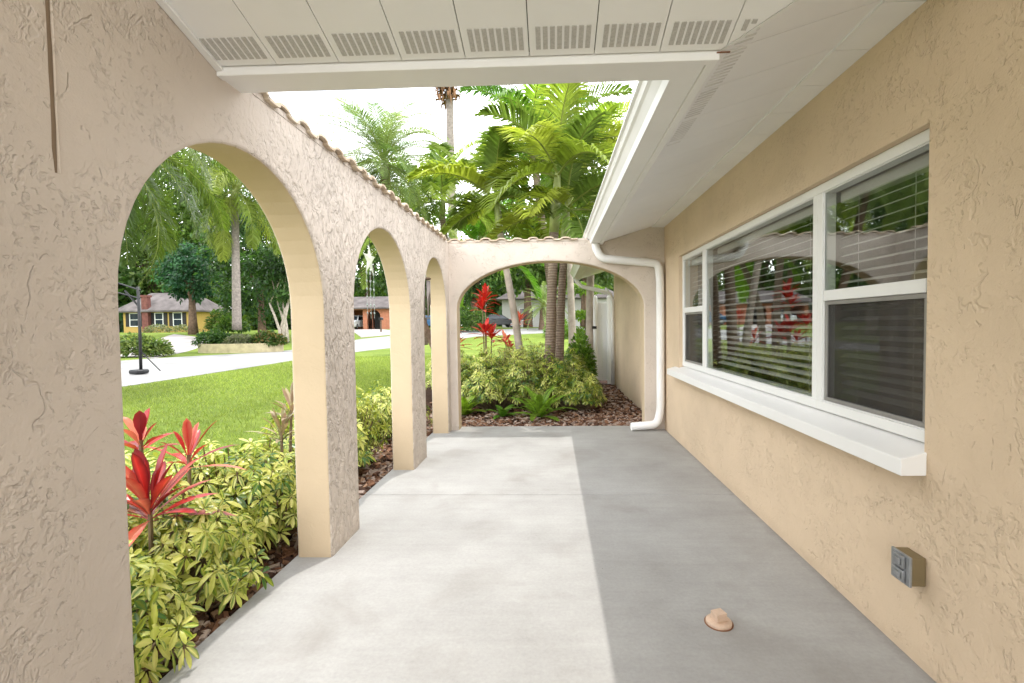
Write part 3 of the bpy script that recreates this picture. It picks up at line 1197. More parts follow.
blind(4.47, 5.13, 'slatted blind behind the narrow window light nearest the downspout', 0.35)
blind(2.65, 4.34, 'wide slatted blind behind the large fixed middle window pane', 0.35)
blind(1.86, 2.52, 'slatted blind behind the window light above the grey outlet box', 0.35)

# ---- downspouts
def downspout(pts, r, name='downspout'):
    b = MB()
    P = [Vector(p) for p in pts]
    # round the corners
    out = [P[0]]
    for i in range(1, len(P) - 1):
        a, c, d = P[i - 1], P[i], P[i + 1]
        u, w_ = (a - c).normalized(), (d - c).normalized()
        k = min(0.07, (a - c).length * .45, (d - c).length * .45)
        for s in range(7):
            q = s / 6
            out.append((c + u * k) * (1 - q) ** 2 + c * 2 * q * (1 - q) + (c + w_ * k) * q * q)
    out.append(P[-1])
    b.tube(out, r, 12)
    return b


yd = 5.80
d = downspout([(0.53, yd, 2.305), (0.53, yd, 2.20), (0.60, yd, 2.075), (1.275, yd, 2.005), (1.295, yd, 1.80), (1.295, yd, 0.25), (1.25, yd - .01, 0.075), (0.95, yd - .03, 0.055)], 0.048)
dn = child_at(d.build('downspout', M['white'], smooth=True), house)
b = MB()
b.tube([(1.02, yd - .026, .059), (0.935, yd - .033, .052)], 0.046, 14, caps=False)
s_ = b.build('outlet_elbow', M['white'], smooth=True)
s_.modifiers.new('Solidify', 'SOLIDIFY').thickness = .004
s_.parent = dn
d = downspout([(0.53, HY1 - .25, 2.31), (0.53, HY1 - .25, 2.22), (0.62, HY1 - .25, 2.10), (1.24, HY1 - .22, 1.95), (1.30, HY1 - .2, 1.78), (1.30, HY1 - .2, -.02)], 0.042)
child_at(d.build('downspout', M['white'], smooth=True), house)

# ---- outlet box on the house wall
box = empty('outlet_box', (XW, 1.82, 0.37), 'small grey weatherproof outlet box on the stucco below the window sill', 'outlet box')
b = MB()
b.box(XW - .052, XW - .001, 1.775, 1.868, 0.318, 0.425)
child_at(b.build('box_body', M['bronze'], bevel=.004), box)
b = MB()
b.box(XW - .062, XW - .0525, 1.772, 1.871, 0.315, 0.428)
child_at(b.build('cover_plate', M['steel'], bevel=.003), box)
for zc in (0.345, 0.398):
    b = MB()
    b.box(XW - .073, XW - .0625, 1.793, 1.850, zc - .022, zc + .022)
    b.box(XW - .079, XW - .0735, 1.803, 1.84, zc - .012, zc + .012)
    child_at(b.build('outlet_flap', M['steel'], bevel=.005), box)
# ---- cleanout cap in the slab
cap = empty('cleanout_cap', (0.705, 2.055, 0.0), 'round terracotta coloured drain cleanout cap set in the concrete patio', 'drain cap')
b = MB()
b.lathe([(0.054, -0.012), (0.054, 0.010), (0.050, 0.014), (0.037, 0.0165), (0.0001, 0.017)], 0.705, 2.055, 36)
child_at(b.build('cap_plate', M['clay'], smooth=False), cap)
b = MB()
ca, sa = math.cos(.35), math.sin(.35)
q = [(0.705 + ca * x_ - sa * y_, 2.055 + sa * x_ + ca * y_) for x_, y_ in ((-.025, -.022), (.025, -.022), (.025, .022), (-.025, .022))]
b.prism(q, 'z', .016, .050)
child_at(b.build('square_nut', M['clay'], bevel=.0015), cap)
b = MB()
b.lathe([(0.060, -0.010), (0.060, 0.003), (0.055, 0.003), (0.055, -.010)], 0.705, 2.055, 36)
child_at(b.build('rim', M['rust']), cap)

# ------------------------------------------------------------------ white vinyl gate beyond the house corner
gt = empty('fence_gate', (1.1, HY1 + .35, -.1), 'tall white vinyl gate with round posts at the far house corner', 'gate')
b = MB()
for i, x in enumerate(np.arange(1.0, 1.62, 0.135)):
    b.box(x, x + .131, HY1 + .36, HY1 + .385, 0.0, 1.78)
b.box(.98, 1.66, HY1 + .386, HY1 + .42, .15, .25)
b.box(.98, 1.66, HY1 + .386, HY1 + .42, 1.5, 1.6)
child_at(b.build('gate_panel', M['vinyl'], bevel=.003), gt)
for x in (0.965, 1.30):
    b = MB()
    b.lathe([(.062, -.1), (.062, 1.86), (.066, 1.87), (.05, 1.91), (.001, 1.93)], x, HY1 + .29, 18)
    child_at(b.build('post', M['vinyl'], smooth=False), gt)
b = MB()
b.box(.90, 1.0, HY1 + .205, HY1 + .235, 1.18, 1.24)
b.tube([(.93, HY1 + .20, 1.21), (.93, HY1 + .17, 1.21), (.98, HY1 + .17, 1.21)], .012, 8)
child_at(b.build('latch', M['black']), gt)


# ------------------------------------------------------------------ vegetation generators
def norm(a):
    return a / np.maximum(1e-9, np.linalg.norm(a, axis=-1, keepdims=True))


def leaves(b, P, D, N, L, W, cols, rows=((0, .06), (.32, .9), (.68, .8), (1, 0)), droop=0.25, fold=0.12, edge=None, mat=0, jit=None):
    """many simple leaves: P base, D direction, N upper normal, arrays (M,3); L,W arrays.
    cols (M,3) centre colours, edge (M,3) margin colours."""
    M_ = len(P)
    D = norm(D)
    S = norm(np.cross(D, N))
    N = np.cross(S, D)
    L = np.asarray(L)[:, None]
    W = np.asarray(W)[:, None]
    vs, cc = [], []
    if edge is None:
        edge = cols
    idx = []
    k = 0
    for (s, wd) in rows:
        c = P + D * L * s * (1 - 0.25 * droop * s) - np.array([0, 0, 1.0]) * L * droop * s * s
        if wd <= 0.001:
            vs.append(c)
            cc.append(edge)
            idx.append((k,))
            k += 1
        else:
            vs += [c + S * W * .5 * wd + N * W * fold * wd, c, c - S * W * .5 * wd + N * W * fold * wd]
            cc += [edge, cols, edge]
            idx.append((k, k + 1, k + 2))
            k += 3
    f = []
    for a, c in zip(idx[:-1], idx[1:]):
        if len(a) == 3 and len(c) == 3:
            f += [(a[0], a[1], c[1], c[0]), (a[1], a[2], c[2], c[1])]
        elif len(a) == 3:
            f += [(a[0], a[1], c[0]), (a[1], a[2], c[0])]
    V = np.stack(vs, 1)
    C = np.stack(cc, 1)
    b.tmpl(V, f, C, mat)


CREAM = np.array([0.80, 0.75, 0.28])
LIME = np.array([0.42, 0.48, 0.045])
GREEN = np.array([0.075, 0.19, 0.022])
DEEP = np.array([0.035, 0.105, 0.028])


def schefflera(rx, ry, h, n, seed, yellow=0.65, size=1.0):
    """variegated umbrella shrub: rosettes of drooping leaflets over a dome, base at the origin."""
    rg = np.random.default_rng(seed)
    b = MB()
    st = MB()
    nr = n
    u = rg.random(nr)
    ph = rg.random(nr) * 2 * PI
    el = np.arcsin(np.clip(-0.12 + 1.12 * u, -1, 1))
    rad = 0.72 + 0.34 * rg.random(nr)
    lump = 1 + 0.16 * np.sin(3 * ph + seed) + 0.12 * np.sin(5 * ph + 2 * seed)
    C = np.stack([rx * np.cos(ph) * np.cos(el) * rad * lump, ry * np.sin(ph) * np.cos(el) * rad * lump, h * (0.32 + 0.66 * np.sin(el) * rad * lump)], 1)
    C[:, 2] = np.maximum(C[:, 2], 0.07)
    A = norm(C * np.array([1 / rx ** 1.2, 1 / ry ** 1.2, 0.7 / h]) + np.array([0, 0, 0.7]) + rg.normal(0, .38, (nr, 3)))
    for i in range(0, nr, 3):
        base = Vector((C[i, 0] * .2, C[i, 1] * .2, 0.0))
        tip = Vector(C[i])
        mid = (base + tip) / 2 + Vector((C[i, 0] * .15, C[i, 1] * .15, -.03))
        st.tube([base, mid, tip], [.009, .006, .004], 5)
    for i in range(nr):
        k = rg.integers(7, 10)
        a = A[i]
        e1 = norm(np.cross(a, np.array([0.3, 0.9, 0.1])))
        e2 = np.cross(a, e1)
        th = np.arange(k) / k * 2 * PI + rg.random() * 6
        tilt = rg.uniform(-0.35, 0.5, k)[:, None]
        D = (np.cos(th)[:, None] * e1 + np.sin(th)[:, None] * e2) + a * tilt
        sz = rg.uniform(0.048, 0.082) * size
        L = sz * rg.uniform(.6, 1.2, k)
        W = L * rg.uniform(.29, .38, k)
        t_ = rg.random(k)[:, None]
        yl = 1.0 if rg.random() < yellow else 0.0
        if yl:
            c0 = CREAM * t_ + LIME * (1 - t_)
            g_ = (rg.random(k) < .45)[:, None]
            ed = np.where(g_, GREEN * .9 + LIME * .1, LIME * .6 + CREAM * .4)
        else:
            c0 = GREEN * t_ + LIME * .45 * (1 - t_)
            ed = np.where((rg.random(k) < .5)[:, None], LIME * 0.9, DEEP * 1.3)
        sw = (rg.random(k) < .25)[:, None]
        c0, ed = np.where(sw, ed, c0), np.where(sw, c0, ed)
        P = np.tile(C[i], (k, 1)) + norm(D) * 0.012
        leaves(b, P, D, np.tile(a, (k, 1)), L, W, c0, droop=rg.uniform(.12, .6), edge=ed, rows=((0, .10), (.3, .85), (.65, 1.0), (.88, .55), (1, 0)))
    return b, st


def plant_schefflera(loc, rx, ry, h, n, seed, label, yellow=.65, size=1.0, name='umbrella_shrub'):
    r = empty(name, loc, label, 'shrub', 'variegated shrubs in the planting beds')
    b, st = schefflera(rx, ry, h, n, seed, yellow, size)
    b.build('foliage', M['waxleaf'], r, color=True)
    st.build('stem', M['stem'], r)
    return r


def cordyline(heads, n, L, W, seed, label, loc, group='red cordyline plants', cols=None, name='cordyline', elr=(15, 82)):
    """canes with rosettes of strap leaves; heads = [(dx,dy,z)], base at loc."""
    rg = np.random.default_rng(seed)
    r = empty(name, loc, label, 'plant', group)
    b, st = MB(), MB()
    if cols is None:
        cols = [(0.50, 0.035, 0.03), (0.60, 0.09, 0.05), (0.28, 0.018, 0.025), (0.62, 0.20, 0.12), (0.15, 0.015, 0.02), (0.48, 0.04, 0.035)]
    for (dx, dy, z) in heads:
        st.tube([(dx * .2, dy * .2, -.03), (dx * .7, dy * .7, z * .5), (dx, dy, z + .03)], [.013, .011, .009], 7)
        i = np.arange(n)
        th = i * 2.399 + rg.random(n) * .5
        el = np.radians(elr[0] + (elr[1] - elr[0]) * (i / n) ** 0.9) + rg.normal(0, .1, n)
        D = np.stack([np.cos(th) * np.cos(el), np.sin(th) * np.cos(el), np.sin(el)], 1)
        N = np.stack([-np.cos(th) * np.sin(el), -np.sin(th) * np.sin(el), np.cos(el)], 1)
        P = np.tile(np.array([dx, dy, z]), (n, 1)) + np.stack([np.cos(th) * .008, np.sin(th) * .008, (i / n - .5) * .09], 1)
        ll = L * rg.uniform(.72, 1.1, n)
        c = np.array([cols[q] for q in rg.integers(0, len(cols), n)]) * rg.uniform(.8, 1.2, (n, 1))
        e = np.array([cols[q] for q in rg.integers(0, len(cols), n)]) * rg.uniform(.8, 1.2, (n, 1))
        leaves(b, P, D, N, ll, np.full(n, W) * rg.uniform(.8, 1.15, n), c, rows=((0, .22), (.15, .30), (.38, .85), (.6, 1.0), (.82, .7), (1, 0)), droop=.22, fold=.16, edge=e)
    b.build('foliage', M['redleaf'], r, color=True)
    st.build('cane', M['stem'], r)
    return r


def frond_mesh(b, P0, az, el0, L, droop, nl, ll, lw, v_up, lf_droop, col, rg, tip=None, rach=0.012, start=.14, rcol=(0.32, 0.36, 0.10), twist=0.0, seg=16, plume=0.0, bright=1.0):
    """one pinnate palm frond appended to b."""
    s = np.linspace(0, 1, seg + 1)
    el = el0 - droop * s ** 1.25
    hor = np.array([math.cos(az), math.sin(az), 0.0])
    side = np.array([-math.sin(az), math.cos(az), 0.0])
    d = hor[None, :] * np.cos(el)[:, None] + np.array([0, 0, 1.0])[None, :] * np.sin(el)[:, None]
    d = norm(d + side[None, :] * twist * s[:, None])
    pts = np.concatenate([np.zeros((1, 3)), np.cumsum(d[:-1] * (L / seg), 0)], 0) + np.asarray(P0)
    b.tube([tuple(p) for p in pts[::2]], [rach * (1 - .8 * q) for q in s[::2]], 5, col=rcol, caps=False)
    q = start + (1 - start) * (np.arange(nl) + .5) / nl
    idx = q * seg
    i0 = np.minimum(idx.astype(int), seg - 1)
    fr = (idx - i0)[:, None]
    pos = pts[i0] * (1 - fr) + pts[i0 + 1] * fr
    T = norm(d[i0])
    S0 = norm(np.cross(T, np.array([0, 0, 1.0])) + 1e-6 * side)
    U = np.cross(S0, T)
    prof = np.sin(np.clip((q - start) / (1 - start) * .93 + .07, 0, 1) * PI) ** .55 * (1 - .35 * q) + .12
    for sg in (-1, 1):
        vv = v_up + (rg.normal(0, plume, nl) if plume else 0)
        vv = np.broadcast_to(np.asarray(vv), (nl,))[:, None]
        fwd = (0.35 + 0.75 * q)[:, None]
        D = norm(S0 * sg + T * fwd + U * vv + rg.normal(0, .07, (nl, 3)))
        ln = (ll * prof * rg.uniform(.88, 1.1, nl))[:, None]
        p1 = pos + D * ln * .5
        D2 = norm(D + np.array([0, 0, -1.0]) * lf_droop * rg.uniform(.7, 1.3, (nl, 1)))
        p2 = p1 + D2 * ln * .5
        Wd = norm(np.cross(D, U)) * lw
        w = Wd * 0.5
        # leaflet plane faces between U and T
        V = np.stack([pos - w * .5, pos + w * .5, p1 - w, p1 + w, p2], 1)
        c = np.asarray(col)[None, :] * bright * rg.uniform(.75, 1.25, (nl, 1)) * (1 + 0.1 * sg)
        if tip is not None:
            c = c * (1 - .5 * q[:, None] ** 2) + np.asarray(tip)[None, :] * .5 * q[:, None] ** 2
        C = np.repeat(c[:, None, :], 5, 1)
        b.tmpl(V, [(0, 1, 3, 2), (2, 3, 4)], C)


def palm(name, label, pts, radii, trunk_mat, crown_at, nf, L, ll, lw, seed, el=(80, -25), droop=(1.2, 1.9), nl=46, v_up=.35, lf_droop=.5,
         cols=((0.10, 0.20, 0.02), (0.20, 0.31, 0.03), (0.06, 0.14, 0.02)), shaft=None, group=None, cat='palm tree', plume=0.0, skirt=0, rach=0.014, azim=None, tip=None):
    rg = np.random.default_rng(seed)
    base = Vector(pts[0])
    r = empty(name, base, label, cat, group)
    b = MB()
    # smooth the trunk with Catmull-Rom
    P = [Vector(p) - base for p in pts]
    out, rad = [], []
    for i in range(len(P) - 1):
        p0, p1, p2, p3 = P[max(0, i - 1)], P[i], P[i + 1], P[min(len(P) - 1, i + 2)]
        for k in range(5):
            t_ = k / 5
            out.append(0.5 * ((2 * p1) + (p2 - p0) * t_ + (2 * p0 - 5 * p1 + 4 * p2 - p3) * t_ ** 2 + (3 * p1 - p0 - 3 * p2 + p3) * t_ ** 3))
            rad.append(radii[i] + (radii[i + 1] - radii[i]) * t_)
    out.append(P[-1])
    rad.append(radii[-1])
    b.tube(out, rad, 14)
    b.build('trunk', trunk_mat, r, smooth=True)
    c = Vector(crown_at) - base
    if shaft:
        s = MB()
        ts = P[-1]
        s.tube([ts, ts + (c - ts) * .25, ts + (c - ts) * .6, c + (c - ts) * .05], [radii[-1] * 1.02, shaft, shaft * .85, shaft * .45], 12)
        s.build('crownshaft', M['crownshaft'], r, smooth=True)
    f = MB()
    for i in range(nf):
        q = i / max(1, nf - 1)
        az = (i * 2.399 + rg.normal(0, .2)) if azim is None else azim[i % len(azim)]
        e = math.radians(el[0] + (el[1] - el[0]) * q) + rg.normal(0, .08)
        col = np.array(cols[rg.integers(0, len(cols))])
        frond_mesh(f, np.array(c) + np.array([0, 0, -.10 * q]), az, e, L * rg.uniform(.85, 1.08), rg.uniform(*droop) * (0.75 + .25 * (1 - q)), nl, ll, lw, v_up, lf_droop, col, rg, tip=tip, rach=rach, twist=rg.normal(0, .25), plume=plume, bright=1.4 if name == 'adonidia_palm' else 1.0)
    for i in range(skirt):
        az = rg.random() * 6.28
        frond_mesh(f, np.array(c) + np.array([0, 0, -.25]), az, -.6, L * .6, .9, 20, ll * .7, lw, .1, .8, np.array([.22, .15, .07]), rg, rach=rach)
    f.build('crown', M['leaf'], r, color=True)
    return r


def broad_tree(name, label, loc, crown, n, leaf, seed, trunk_h, trunk_r, cols, bark='bark', group=None, lean=(0, 0), stems=1, cat='tree'):
    """crown = list of ellipsoids (cx,cy,cz,rx,ry,rz) relative to the base."""
    rg = np.random.default_rng(seed)
    rr = random.Random(seed)
    r = empty(name, loc, label, cat, group)
    t_ = MB()
    for s in range(stems):
        ox, oy = (0, 0) if stems == 1 else (rr.uniform(-.5, .5), rr.uniform(-.4, .4))
        lx, ly = lean[0] + (rr.uniform(-.9, .9) if stems > 1 else 0), lean[1]
        topp = Vector((ox + lx, oy + ly, trunk_h))
        k = trunk_r * (1 if stems == 1 else .5)
        t_.tube([(ox, oy, -.2), (ox + lx * .2, oy + ly * .2, trunk_h * .35), (ox + lx * .6, oy + ly * .6, trunk_h * .7), topp], [k * 1.3, k, k * .85, k * .7], 9)
        for e in (crown if stems == 1 else [rr.choice(crown)]):
            end = Vector(e[:3])
            mid = (topp + end) / 2 + Vector((rr.uniform(-.3, .3), rr.uniform(-.3, .3), rr.uniform(-.2, .3)))
            t_.tube([topp - Vector((0, 0, .1)), mid, end], [k * .6, k * .38, k * .12], 6)
    t_.build('trunk', M[bark], r, smooth=True)
    f = MB()
    vol = np.array([e[3] * e[4] + e[4] * e[5] for e in crown])
    cnt = (n * vol / vol.sum()).astype(int)
    for e, m_ in zip(crown, cnt):
        # leaf clumps gathered in sprays
        ns = max(6, m_ // 26)
        dirs = norm(rg.normal(0, 1, (ns, 3)))
        rad = (0.55 + 0.5 * rg.random(ns) ** .6)[:, None]
        sc = dirs * rad * np.array(e[3:6]) + np.array(e[:3])
        pick = rg.integers(0, ns, m_)
        spread = np.array(e[3:6]).mean() * .17
        P = sc[pick] + rg.normal(0, 1, (m_, 3)) * spread * np.array([1, 1, .7])
        D = norm(dirs[pick] * .6 + rg.normal(0, .6, (m_, 3)) + np.array([0, 0, -.15]))
        N = norm(rg.normal(0, .5, (m_, 3)) + np.array([0, 0, 1.0]) + dirs[pick] * .6)
        tone = rg.uniform(.55, 1.35, ns)[pick][:, None]
        hue = rg.integers(0, len(cols), ns)[pick]
        C = np.array(cols)[hue] * tone * rg.uniform(.8, 1.2, (m_, 1))
        L = leaf * rg.uniform(.6, 1.3, m_)
        leaves(f, P, D, N, L, L * .5, C, rows=((0, .2), (.5, 1.0), (1, 0)), droop=.2, fold=.1)
    f.build('crown', M['leaf'], r, color=True)
    return r


def px(x, y, Y):
    """a photo position read off at a given depth, as a world point."""
    d = fw * F + rt2 * (x - 535) + up2 * (341.5 - y)
    return (d.x * Y / d.y, Y, 1.3 + d.z * Y / d.y)



def onbed(x, y, Y):
    p = px(x, y, Y)
    return (p[0], p[1], -.04), p[2] + .04


# ------------------------------------------------------------------ things hanging in the arches
sx_, sy_ = -1.37, 3.60
sc_ = empty('star_mobile', (sx_, sy_, 2.02), 'white star mobile with dangling strings hung in the middle arch', 'mobile')
shell = leaf_mat('capiz_shell', 0.4, 0.35, 0.5)
b = MB()
pts5 = []
for k in range(10):
    a = PI / 2 + k * PI / 5
    r_ = .125 if k % 2 == 0 else .050
    pts5.append((math.cos(a) * r_, math.sin(a) * r_ + 1.80))
vv = [(sx_ - .004, sy_ + p[0], p[1]) for p in pts5] + [(sx_ + .016, sy_, 1.80), (sx_ - .02, sy_, 1.80)]
b.add(vv, [(k, (k + 1) % 10, 10) for k in range(10)] + [((k + 1) % 10, k, 11) for k in range(10)], (.78, .80, .84))
child_at(b.build('star', shell, color=True), sc_)
b = MB()
b.tube([(sx_, sy_, 2.045), (sx_, sy_, 1.90)], .002, 5)
b.tube([(sx_, sy_, 2.04), (sx_ + .012, sy_, 2.03), (sx_, sy_, 2.015)], .003, 5)
child_at(b.build('hook', M['black']), sc_)
for k, dy in enumerate((-.07, 0.0, .07)):
    b = MB()
    zt = 1.72 - (.0 if k == 1 else .0)
    b.tube([(sx_, sy_ + dy, zt + .03), (sx_, sy_ + dy, zt - .36)], .0012, 4, col=(.6, .62, .65))
    for q in range(6):
        zz = zt - .02 - q * .06
        b.tube([(sx_ - .003, sy_ + dy, zz), (sx_ + .003, sy_ + dy, zz)], .010 - .002 * (q % 2), 10, col=(.50, .54, .58))
    child_at(b.build('shell_string', shell, color=True), sc_)
cx_, cy_ = -1.36, 5.16
wc = empty('wind_chime', (cx_, cy_, 2.02), 'wind chime with a dark disc and grey brown tubes hung in the third arch', 'wind chime')
b = MB()
b.lathe([(.055, 1.795), (.058, 1.80), (.058, 1.812), (.052, 1.817)], cx_, cy_, 20)
child_at(b.build('disc', M['bark']), wc)
b = MB()
b.tube([(cx_, cy_, 2.03), (cx_, cy_, 1.81)], .002, 5)
child_at(b.build('cord', M['black']), wc)
for k in range(6):
    a = k * PI / 3 + .3
    b = MB()
    b.tube([(cx_ + .04 * math.cos(a), cy_ + .04 * math.sin(a), 1.785), (cx_ + .04 * math.cos(a), cy_ + .04 * math.sin(a), 1.785 - .26 - .025 * k)], .0115, 10)
    child_at(b.build('chime_tube', M['tube'], smooth=True), wc)
b = MB()
b.tube([(cx_, cy_, 1.80), (cx_, cy_, 1.38)], .0012, 4)
b.lathe([(.03, 1.60), (.03, 1.612)], cx_, cy_, 16)
b.prism([(cy_ - .025, 1.30), (cy_ + .025, 1.30), (cy_ + .018, 1.38), (cy_ - .018, 1.38)], 'x', cx_ - .002, cx_ + .002)
child_at(b.build('clapper', M['bark']), wc)


# ------------------------------------------------------------------ planting beds
plant_schefflera((-1.88, 1.70, -.05), .38, .40, .50, 439, 1, 'low yellow variegated shrub spilling onto the patio beside the near stucco pier', .8)
plant_schefflera((-2.02, 2.32, -.05), .50, .42, .51, 498, 2, 'yellow variegated shrub in the first arch behind the red cordyline', .8)
plant_schefflera((-1.98, 2.92, -.05), .46, .42, .60, 498, 3, 'variegated shrub pressed against the pier between first and second arch', .7)
plant_schefflera((-2.55, 3.05, -.05), .45, .5, .50, 352, 4, 'pale yellow shrub at the lawn edge behind the first arch', .85)
plant_schefflera((-2.05, 4.25, -.05), .44, .5, .72, 529, 5, 'tall yellow variegated shrub filling the middle arch', .75)
plant_schefflera((-2.45, 5.0, -.05), .45, .5, .66, 380, 6, 'yellow shrub at the lawn edge behind the middle arch', .8)
plant_schefflera((-2.0, 5.75, -.05), .38, .42, .62, 380, 7, 'small variegated shrub glimpsed through the narrow third arch', .7)
plant_schefflera((-0.92, 7.62, -.05), .58, .5, .86, 764, 8, 'large variegated shrub left of the fern beyond the wide arch', .6)
plant_schefflera((-0.25, 7.66, -.05), .58, .5, .88, 764, 9, 'variegated shrub directly behind the green fern', .55)
plant_schefflera((0.30, 7.55, -.05), .48, .45, .66, 646, 10, 'variegated shrub right of the fern, next to open mulch', .5)
plant_schefflera((-0.55, 8.35, -.05), .8, .5, 1.02, 586, 11, 'bright yellow shrub round the foot of the palm trunks', .9)
plant_schefflera((0.28, 8.4, -.05), .38, .45, .80, 470, 12, 'greener shrub below the white gate', .35)
plant_schefflera((-1.55, 7.9, -.05), .4, .45, .75, 380, 13, 'dark green shrub half hidden by the wide arch jamb', .15)

p_, h_ = onbed(150, 512, 2.12)
cordyline([(0.0, 0.0, h_)], 26, .37, .06, 21, 'big low rosette of red strap leaves rising from the yellow shrub', p_, elr=(8, 84))
p_, h_ = onbed(141, 446, 2.3)
cordyline([(0.0, 0.0, h_)], 12, .21, .050, 22, 'red cordyline on a thin cane close to the near pier edge', p_, elr=(15, 84))
p_, h_ = onbed(187, 460, 2.55)
cordyline([(0.01, 0.0, h_)], 12, .29, .042, 27, 'red cordyline with upright leaf spears standing against the lawn', p_, elr=(15, 87))
cordyline([(0, 0, .60), (.03, .08, .74)], 20, .25, .03, 24, 'thin leaved brownish cream dracaena beside the pier', onbed(282, 450, 3.2)[0], group='striped bed plants',
          cols=[(.42, .38, .20), (.30, .24, .14), (.20, .22, .07), (.45, .36, .26)], name='dracaena', elr=(10, 80))
RED = [(0.60, 0.02, 0.015), (0.72, 0.05, 0.03), (0.45, 0.012, 0.02), (0.68, 0.12, 0.06)]
cordyline([(0.0, 0.0, 1.78), (-.06, .05, 1.62), (0.0, -.1, 1.18), (.09, .05, 1.10)], 18, .34, .07, 25, 'tall red cordyline with stacked scarlet rosettes above the shrubs', onbed(486, 330, 8.2)[0], cols=RED, elr=(0, 80))
cordyline([(0.0, 0.0, 1.38), (-.28, .0, 1.0), (-.2, .1, .85)], 15, .30, .06, 26, 'shorter pink red cordyline beside the leaning palm trunk', onbed(520, 330, 8.9)[0], cols=[(.7, .12, .07), (.66, .05, .04), (.75, .25, .15)], elr=(5, 82))


plant_schefflera((-1.88, 8.75, -.05), .42, .45, .95, 312, 14, 'yellow shrub hidden from the patio behind the corner of the two stucco walls', .85)
plant_schefflera((-2.15, 9.75, -.05), .42, .5, .9, 288, 15, 'far yellow shrub at the lawn end of the planting bed', .85)
cordyline([(0.0, 0.0, 1.25), (.12, .1, .95)], 18, .34, .07, 28, 'scarlet cordyline at the hidden lawn corner of the end bed', (-1.98, 9.25, -.04), cols=RED, elr=(0, 80))


def fern(loc, n, L, seed, label, col=(0.16, 0.32, 0.04), ll=.07, lw=.022, el=(75, 5)):
    rg = np.random.default_rng(seed)
    r = empty('fern', loc, label, 'fern', 'ferns in the mulch')
    f = MB()
    for i in range(n):
        q = i / n
        frond_mesh(f, (0, 0, .02), i * 2.399, math.radians(el[0] + (el[1] - el[0]) * q), L * rg.uniform(.8, 1.1), 1.0, 26, ll, lw, .15, .15, np.array(col) * rg.uniform(.8, 1.3), rg, rach=.004, start=.08, rcol=(.12, .22, .04), seg=10)
    f.build('foliage', M['leaf'], r, color=True)


fern((-.20, 6.78, -.05), 20, .60, 31, 'bright green sword fern in front of the shrubs on open mulch', (.25, .40, .05), ll=.085, lw=.03, el=(82, 12))
fern((-1.30, 7.0, -.05), 18, .42, 32, 'lime green fern tuft tucked beside the wide arch left jamb', (.30, .42, .05), ll=.08, lw=.03, el=(82, 15))
fern((-.72, 6.85, -.05), 10, .26, 33, 'tiny fern left of the bright sword fern')
fern((-2.35, 6.6, -.05), 20, .62, 34, 'dark stiff green fern seen through the third arch', (.05, .16, .02))
fern((-2.15, 4.05, -.05), 9, .30, 35, 'little dark fern at the foot of the middle arch pier', (.05, .17, .02))

# ------------------------------------------------------------------ palms
YG = ((0.17, 0.22, 0.03), (0.30, 0.34, 0.055), (0.10, 0.15, 0.03), (0.23, 0.28, 0.04))
palm('adonidia_palm', 'thick ringed palm trunk rising left of its twin above the arch', [(-.08, 7.7, -.1), (-.02, 7.7, 1.3), (.05, 7.7, 2.75)], [.095, .08, .072], M['ringtrunk'], (.12, 7.68, 3.72), 13, 1.75, .62, .038, 41, el=(84, 2), droop=(1.2, 1.75), nl=62, v_up=.55, lf_droop=0.60, cols=YG, shaft=.085, group='palms in the end bed', rach=.02)
palm('adonidia_palm', 'second ringed palm trunk close behind the thick one, crown under the eave', [px(558, 420, 7.95), px(561, 310, 7.95), px(564, 255, 7.95)], [.078, .066, .06], M['ringtrunk'], px(567, 205, 7.95), 11, 1.7, .6, .038, 42, el=(75, -10), droop=(1.1, 1.6), nl=62, v_up=.5, lf_droop=0.65, cols=YG, shaft=.08, group='palms in the end bed', rach=.02)
palm('adonidia_palm', 'slim palm leaning left with grey ringed trunk beside the red cordylines', [px(527, 405, 8.6), px(516, 325, 8.6), px(505, 262, 8.6), px(500, 232, 8.6)], [.08, .065, .058, .055], M['palebark'], px(496, 198, 8.6), 13, 1.65, .55, .048, 43, el=(82, -15), droop=(1.2, 1.8), nl=62, v_up=.5, lf_droop=0.70, cols=YG, shaft=.07, group='palms in the end bed', rach=.018)
palm('adonidia_palm', 'bright palm crown between the pygmy palm and the leaning palm', [(-2.3, 11.2, -.1), (-2.35, 11.2, 2.0), px(442, 215, 11.2)], [.1, .08, .07], M['ringtrunk'], px(443, 198, 11.2), 16, 1.9, .62, .038, 44, el=(82, -20), droop=(1.2, 1.8), nl=62, v_up=.45, lf_droop=0.85, cols=((.20, .28, .05), (.30, .37, .07), (.13, .19, .04)), shaft=.085, group='palms behind the end bed', rach=.02)
palm('adonidia_palm', 'tall palm whose crown tops the group against the sky', [(.10, 11.0, -.1), (.02, 11.0, 1.8), (-.2, 11.0, 3.6), px(533, 150, 11)], [.10, .09, .085, .08], M['ringtrunk'], px(533, 128, 11), 15, 1.75, .62, .038, 45, el=(84, -25), droop=(1.3, 1.9), nl=62, v_up=.4, lf_droop=0.95, cols=((.11, .21, .03), (.19, .29, .04), (.07, .15, .03)), shaft=.09, group='palms behind the end bed', rach=.02)
palm('adonidia_palm', 'palm with a pale trunk left of the white gate, its crown crossing the gutter line', [px(590, 380, 10.9), px(590, 300, 10.9), px(593, 200, 10.9)], [.1, .085, .075], M['palebark'], px(594, 168, 10.9), 15, 2.0, .62, .038, 46, el=(80, -20), droop=(1.2, 1.8), nl=62, v_up=.45, lf_droop=0.85, cols=((.20, .27, .04), (.28, .35, .06), (.12, .18, .03)), shaft=.085, group='palms behind the end bed', rach=.02)
